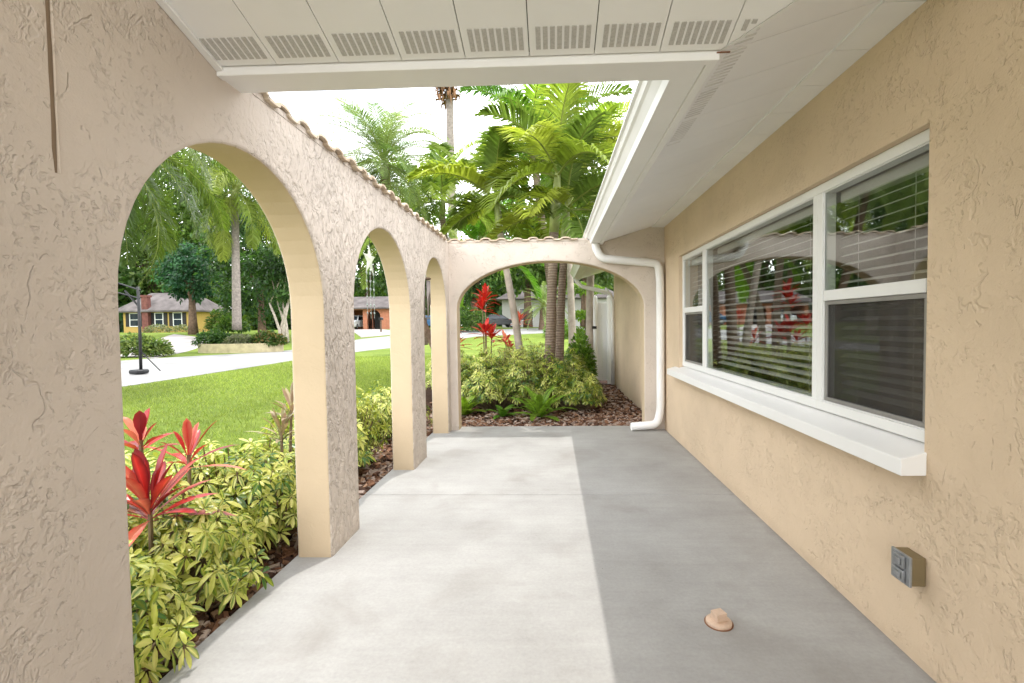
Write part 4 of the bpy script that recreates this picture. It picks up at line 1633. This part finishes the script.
palm('adonidia_palm', 'low dark palm filling the gap behind the leaning trunk', [(-2.9, 13.2, -.1), (-2.8, 13.2, 1.6), (-2.3, 13.2, 2.9)], [.1, .085, .075], M['ringtrunk'], (-2.0, 13.2, 3.5), 15, 2.2, .62, .038, 47, el=(80, -20), droop=(1.2, 1.8), nl=62, v_up=.45, lf_droop=0.85, cols=((.08, .18, .02), (.14, .25, .03)), shaft=.085, group='palms behind the end bed', rach=.02)
palm('pygmy_date_palm', 'feathery fine leaved palm on a curved dark trunk behind the arcade wall', [(-2.0, 9.5, -.1), (-2.3, 9.5, .75), (-2.75, 9.5, 1.8), (-3.1, 9.5, 3.2), px(384, 168, 9.5)], [.09, .08, .075, .075, .10], M['bark'], px(384, 160, 9.5), 60, 1.6, .32, .013, 48, el=(86, -45), droop=(1.3, 2.2), nl=60, v_up=.3, lf_droop=.35, cols=((.20, .28, .09), (.27, .34, .13), (.15, .24, .07)), group='slender palms by the lawn', rach=.01)
palm('areca_palm', 'pale feathery palm between the pygmy palm and the tall bare trunk', [px(425, 345, 13.5), px(420, 290, 13.5), px(413, 240, 13.5)], [.09, .075, .07], M['ringtrunk'], px(411, 222, 13.5), 26, 2.3, .5, .022, 53, el=(84, -20), droop=(1.2, 1.9), nl=64, v_up=.35, lf_droop=.6, cols=((.22, .29, .08), (.30, .37, .11), (.15, .22, .05)), shaft=.06, group='slender palms by the lawn', rach=.012)
palm('washingtonia_palm', 'very tall bare grey palm trunk against the sky', [px(455, 330, 26), px(452, 200, 26), px(450, 120, 26), px(447, -60, 26)], [.30, .23, .20, .19], M['trunk_grey'], px(446, -85, 26), 22, 1.7, .5, .06, 49, el=(85, -40), droop=(.8, 1.5), nl=26, v_up=.3, lf_droop=.6, cols=((.10, .18, .03), (.15, .23, .04)), skirt=10, group='tall palms', rach=.03)
wp = bpy.data.objects['washingtonia_palm']
b = MB()
rw = np.random.default_rng(5)
tp = np.array(px(448, 97, 26))
for k in range(110):
    a = rw.random() * 6.28
    o_ = np.array([math.cos(a), math.sin(a), 0])
    p0 = tp + o_ * .18 + np.array([0, 0, rw.uniform(-.2, .9)])
    p1 = p0 + o_ * rw.uniform(.2, .6) + np.array([0, 0, rw.uniform(-.1, .15)])
    p2 = p1 + o_ * rw.uniform(.0, .12) - np.array([0, 0, rw.uniform(.25, .65)])
    sd_ = np.array([-math.sin(a), math.cos(a), 0]) * .06
    b.add([p0 - sd_, p0 + sd_, p1 + sd_, p1 - sd_, p2], [(0, 1, 2, 3), (3, 2, 4)])
child_at(b.build('dead_skirt', M['fibre']), wp)
palm('queen_palm', 'drooping queen palm in the raised street planter', [px(237, 330, 27.6), px(236, 270, 27.6), px(235, 200, 27.6)], [.26, .21, .18], M['trunk_grey'], px(235, 188, 27.6), 24, 4.6, 1.1, .06, 50, el=(78, -45), droop=(1.4, 2.2), nl=90, v_up=.1, lf_droop=1.3, cols=((.16, .22, .03), (.24, .29, .05), (.11, .17, .03)), shaft=.2, group='queen palms', plume=.4, rach=.04)
palm('queen_palm', 'near queen palm hanging long fronds into the first arch', [(-10.6, 10.2, -.1), (-10.5, 10.2, 2.5), (-10.1, 10.2, 4.9)], [.2, .16, .14], M['trunk_grey'], (-9.8, 10.2, 5.6), 30, 3.5, .72, .034, 51, el=(75, -50), droop=(1.5, 2.2), nl=84, v_up=.1, lf_droop=1.5, cols=((.10, .15, .02), (.20, .24, .04), (.065, .11, .02)), shaft=.15, group='queen palms', plume=.4, rach=.025)
palm('date_palm', 'small stubby date palm with two short stems in the yard across the street', [px(541, 336, 48), px(542, 322, 48), px(543, 308, 48)], [.35, .28, .3], M['bark'], px(544, 305, 48), 34, 3.0, .5, .06, 52, el=(86, -30), droop=(.9, 1.5), nl=30, v_up=.3, lf_droop=.3, cols=((.24, .32, .12), (.30, .38, .16)), group='slender palms by the lawn', rach=.03)

# ------------------------------------------------------------------ trees
DK = [(0.028, 0.075, 0.018), (0.045, 0.105, 0.022), (0.06, 0.125, 0.025)]
MD = [(0.06, 0.13, 0.022), (0.10, 0.18, 0.03), (0.13, 0.21, 0.035)]
PL = [(0.12, 0.19, 0.05), (0.17, 0.24, 0.06), (0.09, 0.16, 0.04)]


def gpos(x, Y):
    X = px(x, 328, Y)[0]
    return (X, Y, ground_z(X, Y))


broad_tree('shade_tree', 'bluish green tree with reddish trunk in front of the yellow house', gpos(193, 42), [(-.2, 0, 5.0, 2.2, 2.0, 1.5), (.6, 0, 6.5, 1.8, 1.6, 1.5), (-1.0, .3, 6.2, 1.7, 1.6, 1.4), (0, 0, 4.0, 1.6, 1.4, .8)], 5200, .34, 61, 3.2, .34, [(0.03, 0.10, 0.05), (0.05, 0.14, 0.06)], group='street trees')
broad_tree('shade_tree', 'dense dark green tree right of the street planter', gpos(262, 40), [(0, 0, 4.5, 3.2, 3, 3), (1.5, 0, 8, 3.2, 3, 3), (-1.5, 0, 8, 2.8, 3, 2.6), (.5, 0, 11, 2.5, 2.5, 2)], 9000, .36, 62, 3.0, .3, DK, group='street trees')
broad_tree('crape_myrtle', 'pale many stemmed small tree at the edge of the first arch', gpos(281, 36), [(0, 0, 4.6, 2.2, 2, 1.6), (.8, 0, 6.4, 1.9, 2, 1.5), (-.9, 0, 6.0, 1.6, 1.6, 1.4)], 5000, .3, 63, 3.0, .2, DK, bark='palebark', group='street trees', stems=5)
broad_tree('shade_tree', 'light green tree towering behind the yellow house chimney', gpos(150, 66), [(0, 0, 9, 6, 5, 5), (3, 0, 14, 6, 5, 4), (-4, 0, 13, 6, 5, 4), (5, 0, 8, 4, 4, 3), (-3, 0, 18, 6, 5, 4), (4, 0, 20, 6, 5, 4), (0, 0, 23, 5, 4, 3)], 16000, .6, 64, 6, .5, PL, group='trees behind the houses')
broad_tree('shade_tree', 'mid green tree above the yellow house ridge', gpos(205, 64), [(0, 0, 9, 5, 5, 5), (3, 0, 14, 5, 5, 4), (-2, 0, 16, 5, 5, 4), (5, 0, 19, 5, 5, 4), (0, 0, 22, 5, 5, 4)], 13000, .6, 65, 6, .5, MD, group='trees behind the houses')
broad_tree('shade_tree', 'dark green tree above the salmon house roof', gpos(368, 68), [(0, 0, 9, 5, 5, 4.5), (3, 0, 13, 4.5, 5, 4), (-3, 0, 14, 4, 5, 4)], 8000, .6, 66, 6, .5, [DK[1], MD[0], MD[1]], group='trees behind the houses')
broad_tree('shade_tree', 'feathery dark tree with grey trunk beyond the scarlet cordyline', gpos(475, 50), [(0, 0, 5.5, 2.8, 2.5, 2.4), (1.5, 0, 7.6, 2.6, 2.5, 2), (-1.5, 0, 7.2, 2.4, 2.5, 2)], 6500, .42, 67, 4, .4, [DK[1], DK[2], MD[1]], group='trees behind the houses')
broad_tree('shade_tree', 'yellowish green tree behind the small date palm', gpos(585, 54), [(0, 0, 6.5, 4, 4, 2.4), (3, 0, 9, 4, 4, 3), (-3, 0, 8.5, 3.6, 4, 3)], 7000, .55, 68, 6, .45, PL, group='trees behind the houses')
broad_tree('shade_tree', 'leafy tree behind the palm trunks on the grey house side', gpos(528, 55), [(0, 0, 6.8, 4, 4, 2.2), (3, 0, 11, 4, 4, 3), (-3, 0, 12, 4, 4, 3)], 7000, .6, 69, 6, .45, MD, group='trees behind the houses')
# trees the window mirrors, along the street to the left
broad_tree('shade_tree', 'big oak on the far kerb left of the first arch', (-26, 14, -.1), [(0, 0, 6.5, 5, 5, 3.2), (2, 2, 9, 4, 4, 3), (-2, -2, 9, 4, 4, 3)], 7000, .5, 70, 4.5, .5, MD, group='street trees')


def shrubs(name, label, loc, ells, n, leaf, seed, cols, group='distant shrubs', cat='shrub'):
    rg = np.random.default_rng(seed)
    f = MB()
    for e in ells:
        m_ = n // len(ells)
        d = norm(rg.normal(0, 1, (m_, 3)))
        d[:, 2] = np.abs(d[:, 2])
        P = d * (0.6 + .45 * rg.random((m_, 1))) * np.array(e[3:]) + np.array(e[:3])
        D = norm(d + rg.normal(0, .6, (m_, 3)))
        N = norm(d + np.array([0, 0, .8]) + rg.normal(0, .3, (m_, 3)))
        C = np.array(cols)[rg.integers(0, len(cols), m_)] * rg.uniform(.7, 1.3, (m_, 1))
        L = leaf * rg.uniform(.6, 1.3, m_)
        leaves(f, P, D, N, L, L * .45, C, rows=((0, .2), (.5, 1.0), (1, 0)), droop=.2)
    o = f.build(name, M['leaf'], color=True)
    o.location = loc
    return tag(o, label, cat, group)


shrubs('street_shrub', 'grassy light green shrub mass behind the basketball pole', gpos(146, 23.6), [(-.6, 0, .2, 1.0, .8, .95), (.3, .1, .1, .75, .7, .8)], 2600, .22, 81, [(.16, .22, .05), (.23, .28, .08), (.10, .17, .04)])
shrubs('planter_shrub', 'dark leafy shrub at the left end of the street planter', (px(212, 340, 27.4)[0], 27.4, .35), [(0, 0, 0, 1.0, .7, .8), (.6, .1, 0, .7, .6, .6)], 2200, .2, 82, DK + [MD[0]])
shrubs('planter_shrub', 'greyish low shrub at the foot of the queen palm', (px(240, 340, 27.1)[0], 27.1, .35), [(0, 0, 0, .9, .55, .55)], 1500, .16, 83, [(.20, .20, .13), (.14, .17, .08)])
shrubs('planter_shrub', 'rusty green shrub at the right end of the street planter', (px(266, 340, 27.3)[0], 27.3, .35), [(0, 0, 0, .9, .6, .75), (.5, 0, 0, .7, .6, .55)], 2200, .2, 84, [(.20, .14, .05), (.09, .15, .03), (.05, .11, .02)])
shrubs('yard_shrub', 'low pale flowering bush under the yellow house windows', gpos(172, 46), [(-1.5, 0, .1, 1.4, .5, .7), (1.2, 0, .1, 1.5, .5, .6)], 1400, .2, 85, [(.3, .3, .2), (.16, .2, .07)])
shrubs('yard_shrub', 'tall leafy bush at the right corner of the yellow house', gpos(222, 43), [(0, 0, .4, 1.4, 1, 1.8), (1.6, -1, .2, 1.5, 1, 1.3)], 2600, .3, 86, MD)
shrubs('yard_shrub', 'round green bush left of the parked dark car', gpos(469, 46), [(0, 0, .2, 1.9, 1.2, 2.1)], 2600, .26, 87, MD + [DK[2]])
shrubs('yard_shrub', 'small bright bush below the date palm', gpos(557, 40), [(0, 0, .1, 1.1, .8, 1.7)], 1600, .24, 88, [(.14, .26, .03), (.2, .32, .05)])
shrubs('bed_shrub', 'big soft green bush right of the palm trunks', (.52, 9.9, -.1), [(0, 0, .3, .32, .4, .6), (.08, .4, .3, .28, .4, .85)], 1800, .13, 89, [(.14, .26, .03), (.2, .32, .04), (.08, .16, .02)])
shrubs('cloud_pruned_shrub', 'layered shrub with flat green pads near the white gate', (1.0, 15.0, -.1), [(0, 0, 2.35, .62, .5, .28), (.1, 0, 1.55, .55, .5, .24), (-.15, 0, .95, .6, .5, .3)], 2400, .13, 90, [(.12, .22, .02), (.18, .28, .03)])
b = MB()
b.tube([(0, 0, -.1), (.05, 0, 1.2), (0, 0, 2.4)], [.05, .04, .03], 7)
o = b.build('trunk', M['bark'])
o.parent = bpy.data.objects['cloud_pruned_shrub']

# two pale thin trunks by the gate
broad_tree('slender_tree', 'thin pale trunk nearest the palm trunks, slanting right', (.55, 12.8, -.1), [(0, 0, 4.6, .8, .9, .8)], 1200, .22, 92, 4.0, .1, MD, bark='palebark', group='slender trees by the gate', lean=(-.1, 0))


def treeline():
    """far-off wood that closes the view."""
    rg = np.random.default_rng(99)
    f = MB()
    for i in range(84):
        a = math.radians(-118 + 168 * i / 83 + rg.normal(0, .8))
        R = 84 + rg.normal(0, 6)
        x, y = math.sin(a) * R - 6, math.cos(a) * R + 6
        hh = rg.uniform(11, 17)
        if a > .1:
            hh *= .8
        m_ = 800
        cs = np.array([0, 0, hh * .55]) + rg.normal(0, 1, (9, 3)) * np.array([3.2, 3, hh * .2])
        pick = rg.integers(0, 9, m_)
        P = cs[pick] + norm(rg.normal(0, 1, (m_, 3))) * rg.uniform(1.2, 2.6, (m_, 1)) + np.array([x, y, 0])
        P[:, 2] = np.maximum(P[:, 2], .2)
        D = norm(rg.normal(0, .7, (m_, 3)))
        N = norm(rg.normal(0, .5, (m_, 3)) + np.array([0, -.3, 1.0]))
        pal = [DK, MD, PL, MD][rg.integers(0, 4)]
        C = np.array(pal)[rg.integers(0, 3, 9)][pick] * rg.uniform(.6, 1.3, 9)[pick][:, None] * rg.uniform(.8, 1.2, (m_, 1))
        L = rg.uniform(.8, 1.7, m_)
        leaves(f, P, D, N, L, L * .6, C, rows=((0, .2), (.5, 1.0), (1, 0)), droop=.2)
        # understorey that fills the foot of the wood
        k = 160
        P = np.stack([x + rg.normal(0, 3.4, k), y + rg.normal(0, 2, k), rg.uniform(.3, 4.5, k)], 1)
        C = np.array(DK)[rg.integers(0, 3, k)] * rg.uniform(.7, 1.3, (k, 1))
        leaves(f, P, norm(rg.normal(0, .7, (k, 3))), norm(rg.normal(0, .5, (k, 3)) + np.array([0, -.5, 1.0])), rg.uniform(1, 2, k), rg.uniform(.7, 1.3, k), C, rows=((0, .2), (.5, 1.0), (1, 0)), droop=.2)
    o = f.build('treeline', M['leaf'], color=True)
    tag(o, 'mixed green wood closing the view behind the houses', 'woods', kind='stuff')


treeline()

# ------------------------------------------------------------------ street planter
PXC = px(241, 345, 27.4)[0]
pl = empty('street_planter', (PXC, 27.3, -.1), 'raised planter with pale yellow stone edge at the roadside', 'planter')
b = MB()
N_ = 40
ring = [(math.cos(2 * PI * k / N_) * 2.45, math.sin(2 * PI * k / N_) * 1.15) for k in range(N_)]
v, f = [], []
for z, s in ((-.1, 1.0), (.42, 1.0), (.42, .9), (.1, .9)):
    v += [(PXC + p[0] * s, 27.4 + p[1] * s, z) for p in ring]
for j in range(3):
    for k in range(N_):
        k2 = (k + 1) % N_
        f.append((j * N_ + k, j * N_ + k2, (j + 1) * N_ + k2, (j + 1) * N_ + k))
b.add(v, f)
child_at(b.build('edging', M['planterwall']), pl)
b = MB()
b.add([(PXC + p[0] * .9, 27.4 + p[1] * .9, .33) for p in ring], [tuple(range(N_))])
child_at(b.build('soil', M['soil']), pl)

# ------------------------------------------------------------------ basketball hoop
hx, hy, hz = px(141, 372, 14.4)[0], 14.4, -.07
hp = empty('basketball_hoop', (hx, hy, hz), 'black portable basketball hoop standing at the street edge', 'basketball hoop')
b = MB()
b.prism([(hx - .24, hy - .2), (hx + .06, hy - .23), (hx + .18, hy - .1), (hx + .18, hy + .1), (hx + .06, hy + .23), (hx - .24, hy + .2)], 'z', hz, hz + .13)
child_at(b.build('base', M['black'], bevel=.05, bevel_seg=3), hp)
b = MB()
b.tube([(hx, hy, hz + .1), (hx + .02, hy, 1.2), (hx + .02, hy, 2.62)], [.042, .042, .038], 10)
b.tube([(hx + .62, hy, hz + .08), (hx + .02, hy, .62)], .016, 6)
child_at(b.build('pole', M['black'], smooth=True), hp)
b = MB()
b.tube([(hx + .1, hy, 2.5), (hx - 1.25, hy, 2.95)], .022, 6)
b.tube([(hx + .06, hy, 2.25), (hx - 1.25, hy, 2.62)], .022, 6)
b.tube([(hx + .02, hy, 2.0), (hx - .4, hy, 2.5)], .03, 6)
child_at(b.build('arm', M['black']), hp)
b = MB()
b.box(hx - 1.29, hx - 1.25, hy - .55, hy + .55, 2.42, 3.15)
child_at(b.build('backboard', simple('backboard', (.55, .57, .6), .3), bevel=.01), hp)
b = MB()
b.tube([(hx - 1.53 + .225 * math.cos(2 * PI * k / 20), hy + .225 * math.sin(2 * PI * k / 20), 2.58) for k in range(21)], .011, 6, caps=False)
b.box(hx - 1.32, hx - 1.29, hy - .08, hy + .08, 2.53, 2.61)
child_at(b.build('rim', simple('rim_orange', (.5, .1, .02), .5)), hp)


# ------------------------------------------------------------------ houses across the street
def gable_house(name, label, loc, wdt, dep, wall_h, ridge_h, wall_mat, roof_mat, wins, rot=0.0, over=.6, doors=(), hip=1.2):
    """front faces -Y; origin at the middle of the front wall."""
    r = empty(name, loc, label, 'house')
    r.rotation_euler = (0, 0, rot)
    w2 = wdt / 2
    b = MB()
    b.box(-w2, w2, 0, dep, -.8, wall_h)
    b.build('wall', wall_mat, r)
    b = MB()
    e = over
    v = [(-w2 - e, -e, wall_h - .05), (w2 + e, -e, wall_h - .05), (w2 + e, dep + e, wall_h - .05), (-w2 - e, dep + e, wall_h - .05),
         (-w2 + hip, dep / 2, ridge_h), (w2 - hip, dep / 2, ridge_h)]
    v2 = [(p[0], p[1], p[2] - .16) for p in v[:4]]
    b.add(v + v2, [(0, 1, 5, 4), (1, 2, 5), (2, 3, 4, 5), (3, 0, 4), (6, 7, 1, 0), (7, 8, 2, 1), (8, 9, 3, 2), (9, 6, 0, 3), (9, 8, 7, 6)])
    b.build('roof', roof_mat, r)
    for (x, z0, ww, hh, sh) in wins:
        f = MB()
        t_ = .07
        f.box(x - ww / 2 - t_, x + ww / 2 + t_, -.07, -.004, z0 - t_, z0)
        f.box(x - ww / 2 - t_, x + ww / 2 + t_, -.07, -.004, z0 + hh, z0 + hh + t_)
        for q in (x - ww / 2 - t_, x + ww / 2):
            f.box(q, q + t_, -.07, -.004, z0, z0 + hh)
        f.box(x - ww / 2, x + ww / 2, -.06, -.01, z0 + hh * .48, z0 + hh * .52)
        wf = f.build('window', M['white'], r)
        p = MB()
        p.box(x - ww / 2, x + ww / 2, -.03, -.005, z0, z0 + hh)
        po = p.build('pane', M['farglass'])
        po.parent = wf
        if sh:
            for q in (x - ww / 2 - t_ - .42, x + ww / 2 + t_ + .03):
                s = MB()
                s.box(q, q + .39, -.05, -.003, z0 - .06, z0 + hh + .06)
                for k in range(9):
                    s.box(q + .05, q + .34, -.062, -.0505, z0 + k * hh / 9, z0 + k * hh / 9 + hh / 14)
                s.build('shutter', M['shutter'], r)
    return r


Yh = 49
hpos = px(158, 331, Yh)
hz_ = ground_z(hpos[0], Yh)
yh = gable_house('yellow_house', 'yellow house with black shutters and grey roof across the street', (hpos[0], Yh, hz_), 7.4, 4.5, 2.35, 4.3, M['yellow'], M['roofpale'],
                 [(.2, .7, .8, 1.3, True), (2.2, .7, .85, 1.3, True), (-2.5, .7, .85, 1.3, True)], rot=.0)
b = MB()
b.box(-1.30, -.65, -.45, -.005, -.4, 3.7)
b.box(-1.37, -.58, -.5, .1, 3.7, 3.9)
b.build('chimney', M['brick'], yh)
b = MB()
b.box(-3.9, -3.8, -1.5, -1.4, -.2, 2.4)
b.build('porch_post', M['white'], yh)

Ys = 56
sp = px(372, 331, Ys)
sz = ground_z(sp[0], Ys)
sh = empty('salmon_house', (sp[0], Ys, sz), 'salmon brick house with open carport and arched entry beyond the lawn', 'house')
b = MB()
# front wall: pier, arch bay; carport opening on the left
for x0, x1 in ((-5.2, -4.8), (-1.05, -.55)):
    b.box(x0, x1, 0, .35, -.6, 2.6)
b.box(-5.2, -.55, .02, .33, 2.3, 2.6)
b.box(1.05, 4.5, 0, .35, -.6, 2.6)
av = []
n_ = 16
lowp = [(-.55, 1.5)] + [(.25 - .8 * math.cos(PI * k / n_), 1.5 + .8 * math.sin(PI * k / n_)) for k in range(n_ + 1)] + [(1.05, 1.5)]
for (a, c) in zip(lowp[1:-2], lowp[2:-1]):
    b.prism([a, c, (c[0], 2.6), (a[0], 2.6)], 'y', .001, .349)
b.box(-5.2, 4.5, 4.8, 5.0, -.6, 2.6)
b.box(-5.2, -5.0, .35, 4.8, -.6, 2.6)
b.box(4.3, 4.5, .35, 4.8, -.6, 2.6)
b.box(-.55, -.4, 1.6, 4.8, -.6, 2.6)
b.build('wall', M['salmon'], sh)
b = MB()
v = [(-5.8, -.7, 2.55), (5.1, -.7, 2.55), (5.1, 5.6, 2.55), (-5.8, 5.6, 2.55), (-4.5, 2.4, 4.0), (4.0, 2.4, 4.0)]
v2 = [(p[0], p[1], p[2] - .15) for p in v[:4]]
b.add(v + v2, [(0, 1, 5, 4), (1, 2, 5), (2, 3, 4, 5), (3, 0, 4), (6, 7, 1, 0), (7, 8, 2, 1), (8, 9, 3, 2), (9, 6, 0, 3), (9, 8, 7, 6)])
b.build('roof', M['roofpale'], sh)
b = MB()
b.box(-.1, .75, 1.2, 1.28, -.1, 2.0)
b.build('door', M['shutter'], sh)
b = MB()
for k in range(7):
    b.tube([(-.5 + k * .25, .5, -.1), (-.5 + k * .25, .5, 2.0)], .018, 5)
b.box(-.55, 1.05, .49, .51, 1.2, 1.24)
b.build('entry_grille', M['black'], sh)

# pale grey house beyond the wide arch
gx, gy = px(560, 300, 60)[0], 60
gable_house('grey_house', 'long pale grey house with hip roof beyond the wide arch', (gx, gy, ground_z(gx, gy)), 14.5, 9, 3.6, 6.0, M['greyhouse'], M['roofpale'], [(-4.2, .9, 1.6, 1.4, False), (3.6, .9, 1.6, 1.4, False)], over=.7, hip=3)


# ------------------------------------------------------------------ cars
def car(label, loc, rot, paint, suv, group='parked cars'):
    r = empty('parked_car', loc, label, 'car', group)
    r.rotation_euler = (0, 0, rot)
    L, W = 4.5, 1.78
    if suv:
        low = [(-2.2, .30), (2.2, .30), (2.25, .62), (2.18, .95), (1.2, 1.05), (-2.15, 1.05), (-2.25, .6)]
        cab = [(1.22, 1.045), (.55, 1.66), (-1.7, 1.70), (-2.1, 1.045)]
    else:
        low = [(-2.2, .28), (2.2, .28), (2.25, .55), (2.12, .80), (1.1, .92), (-1.5, .94), (-2.2, .90), (-2.25, .55)]
        cab = [(1.15, .915), (.35, 1.40), (-.95, 1.42), (-1.65, .92)]
    b = MB()
    b.prism(low, 'y', -W / 2, W / 2)
    body = b.build('body', paint, r, bevel=.07, bevel_seg=3)
    b = MB()
    n = len(cab)
    v = [(p[0], -W / 2 + (.05 if p[1] < 1.1 else .17), p[1]) for p in cab] + [(p[0], W / 2 - (.05 if p[1] < 1.1 else .17), p[1]) for p in cab]
    b.add(v, [tuple(range(n)), tuple(range(n, 2 * n))[::-1]] + [(k, n + k, n + (k + 1) % n, (k + 1) % n) for k in range(n)])
    b.build('cabin', paint, r, bevel=.05, bevel_seg=2)
    g = MB()
    zb = cab[0][1] + .06
    zt = cab[1][1] - .08
    for s in (-1, 1):
        for (xa, xb, xc, xd) in ((cab[0][0] - .28, .02, .02, cab[1][0] - .05), (-.06, cab[3][0] + .28, cab[2][0] + .12, -.06)):
            yb, yt = s * (W / 2 - .055), s * (W / 2 - .165)
            q = [(xa, yb, zb), (xb, yb, zb), (xc, yt, zt), (xd, yt, zt)]
            q2 = [(p[0], p[1] + s * .012, p[2]) for p in q]
            g.add(q + q2, [(0, 1, 2, 3), (4, 5, 6, 7), (0, 1, 5, 4), (1, 2, 6, 5), (2, 3, 7, 6), (3, 0, 4, 7)])
    a, c = Vector((cab[0][0], 0, cab[0][1])), Vector((cab[1][0], 0, cab[1][1]))
    for (a, c) in ((Vector((cab[0][0], 0, cab[0][1])), Vector((cab[1][0], 0, cab[1][1]))), (Vector((cab[3][0], 0, cab[3][1])), Vector((cab[2][0], 0, cab[2][1])))):
        sgn = 1 if a.x > 0 else -1
        p, q = a.lerp(c, .12), a.lerp(c, .9)
        w1, w2 = W / 2 - .14, W / 2 - .24
        q4 = [(p.x + sgn * .015, -w1, p.z), (p.x + sgn * .015, w1, p.z), (q.x + sgn * .015, w2, q.z), (q.x + sgn * .015, -w2, q.z)]
        q5 = [(k[0] - sgn * .03, k[1], k[2]) for k in q4]
        g.add(q4 + q5, [(0, 1, 2, 3), (4, 5, 6, 7), (0, 1, 5, 4), (1, 2, 6, 5), (2, 3, 7, 6), (3, 0, 4, 7)])
    g.build('window', M['carglass'], r)
    for x in (1.38, -1.38):
        for s in (-1, 1):
            wv_ = MB()
            wv_.tube([(x, s * (W / 2 - .2), .33), (x, s * (W / 2 + .012), .33)], .33, 18)
            wo = wv_.build('wheel', M['tyre'], r)
            h_ = MB()
            h_.tube([(x, s * (W / 2 + .013), .33), (x, s * (W / 2 + .02), .33)], .19, 14)
            ho = h_.build('rim', M['steel'])
            ho.parent = wo
    for s in (-1, 1):
        h_ = MB()
        h_.box(2.18, 2.262, s * .62 - .16, s * .62 + .16, .64, .76)
        h_.build('headlight', M['vinyl'], r, bevel=.02)
    return r


def gz3(x, Y, dz=0.0):
    X = px(x, 328, Y)[0]
    return (X, Y, ground_z(X, Y) + dz)


car('white SUV parked nose out under the carport of the salmon house', (sp[0] - 2.55, Ys + 1.2, sz + .0), -PI / 2, M['carwhite'], True)
car('dark car parked across the street beside the round bush', gz3(498, 53.5, .04), .35, M['carblack'], False)
car('blue car parked across the street, seen through the third arch', gz3(428, 51.3, .05), 0.0, M['carblue'], False)

# mailbox by the far lawn
mx_ = gz3(381, 46)
mbx = empty('mailbox', mx_, 'dark mailbox on a post at the salmon house lawn', 'mailbox')
b = MB()
b.box(-.06, .06, -.06, .06, -.2, 1.15)
b.build('post', M['bark'], mbx)
b = MB()
b.prism([(-.14, 1.16), (.14, 1.16), (.14, 1.32), (.1, 1.40), (0, 1.43), (-.1, 1.40), (-.14, 1.32)], 'y', -.3, .3)
b.build('box', M['black'], mbx)
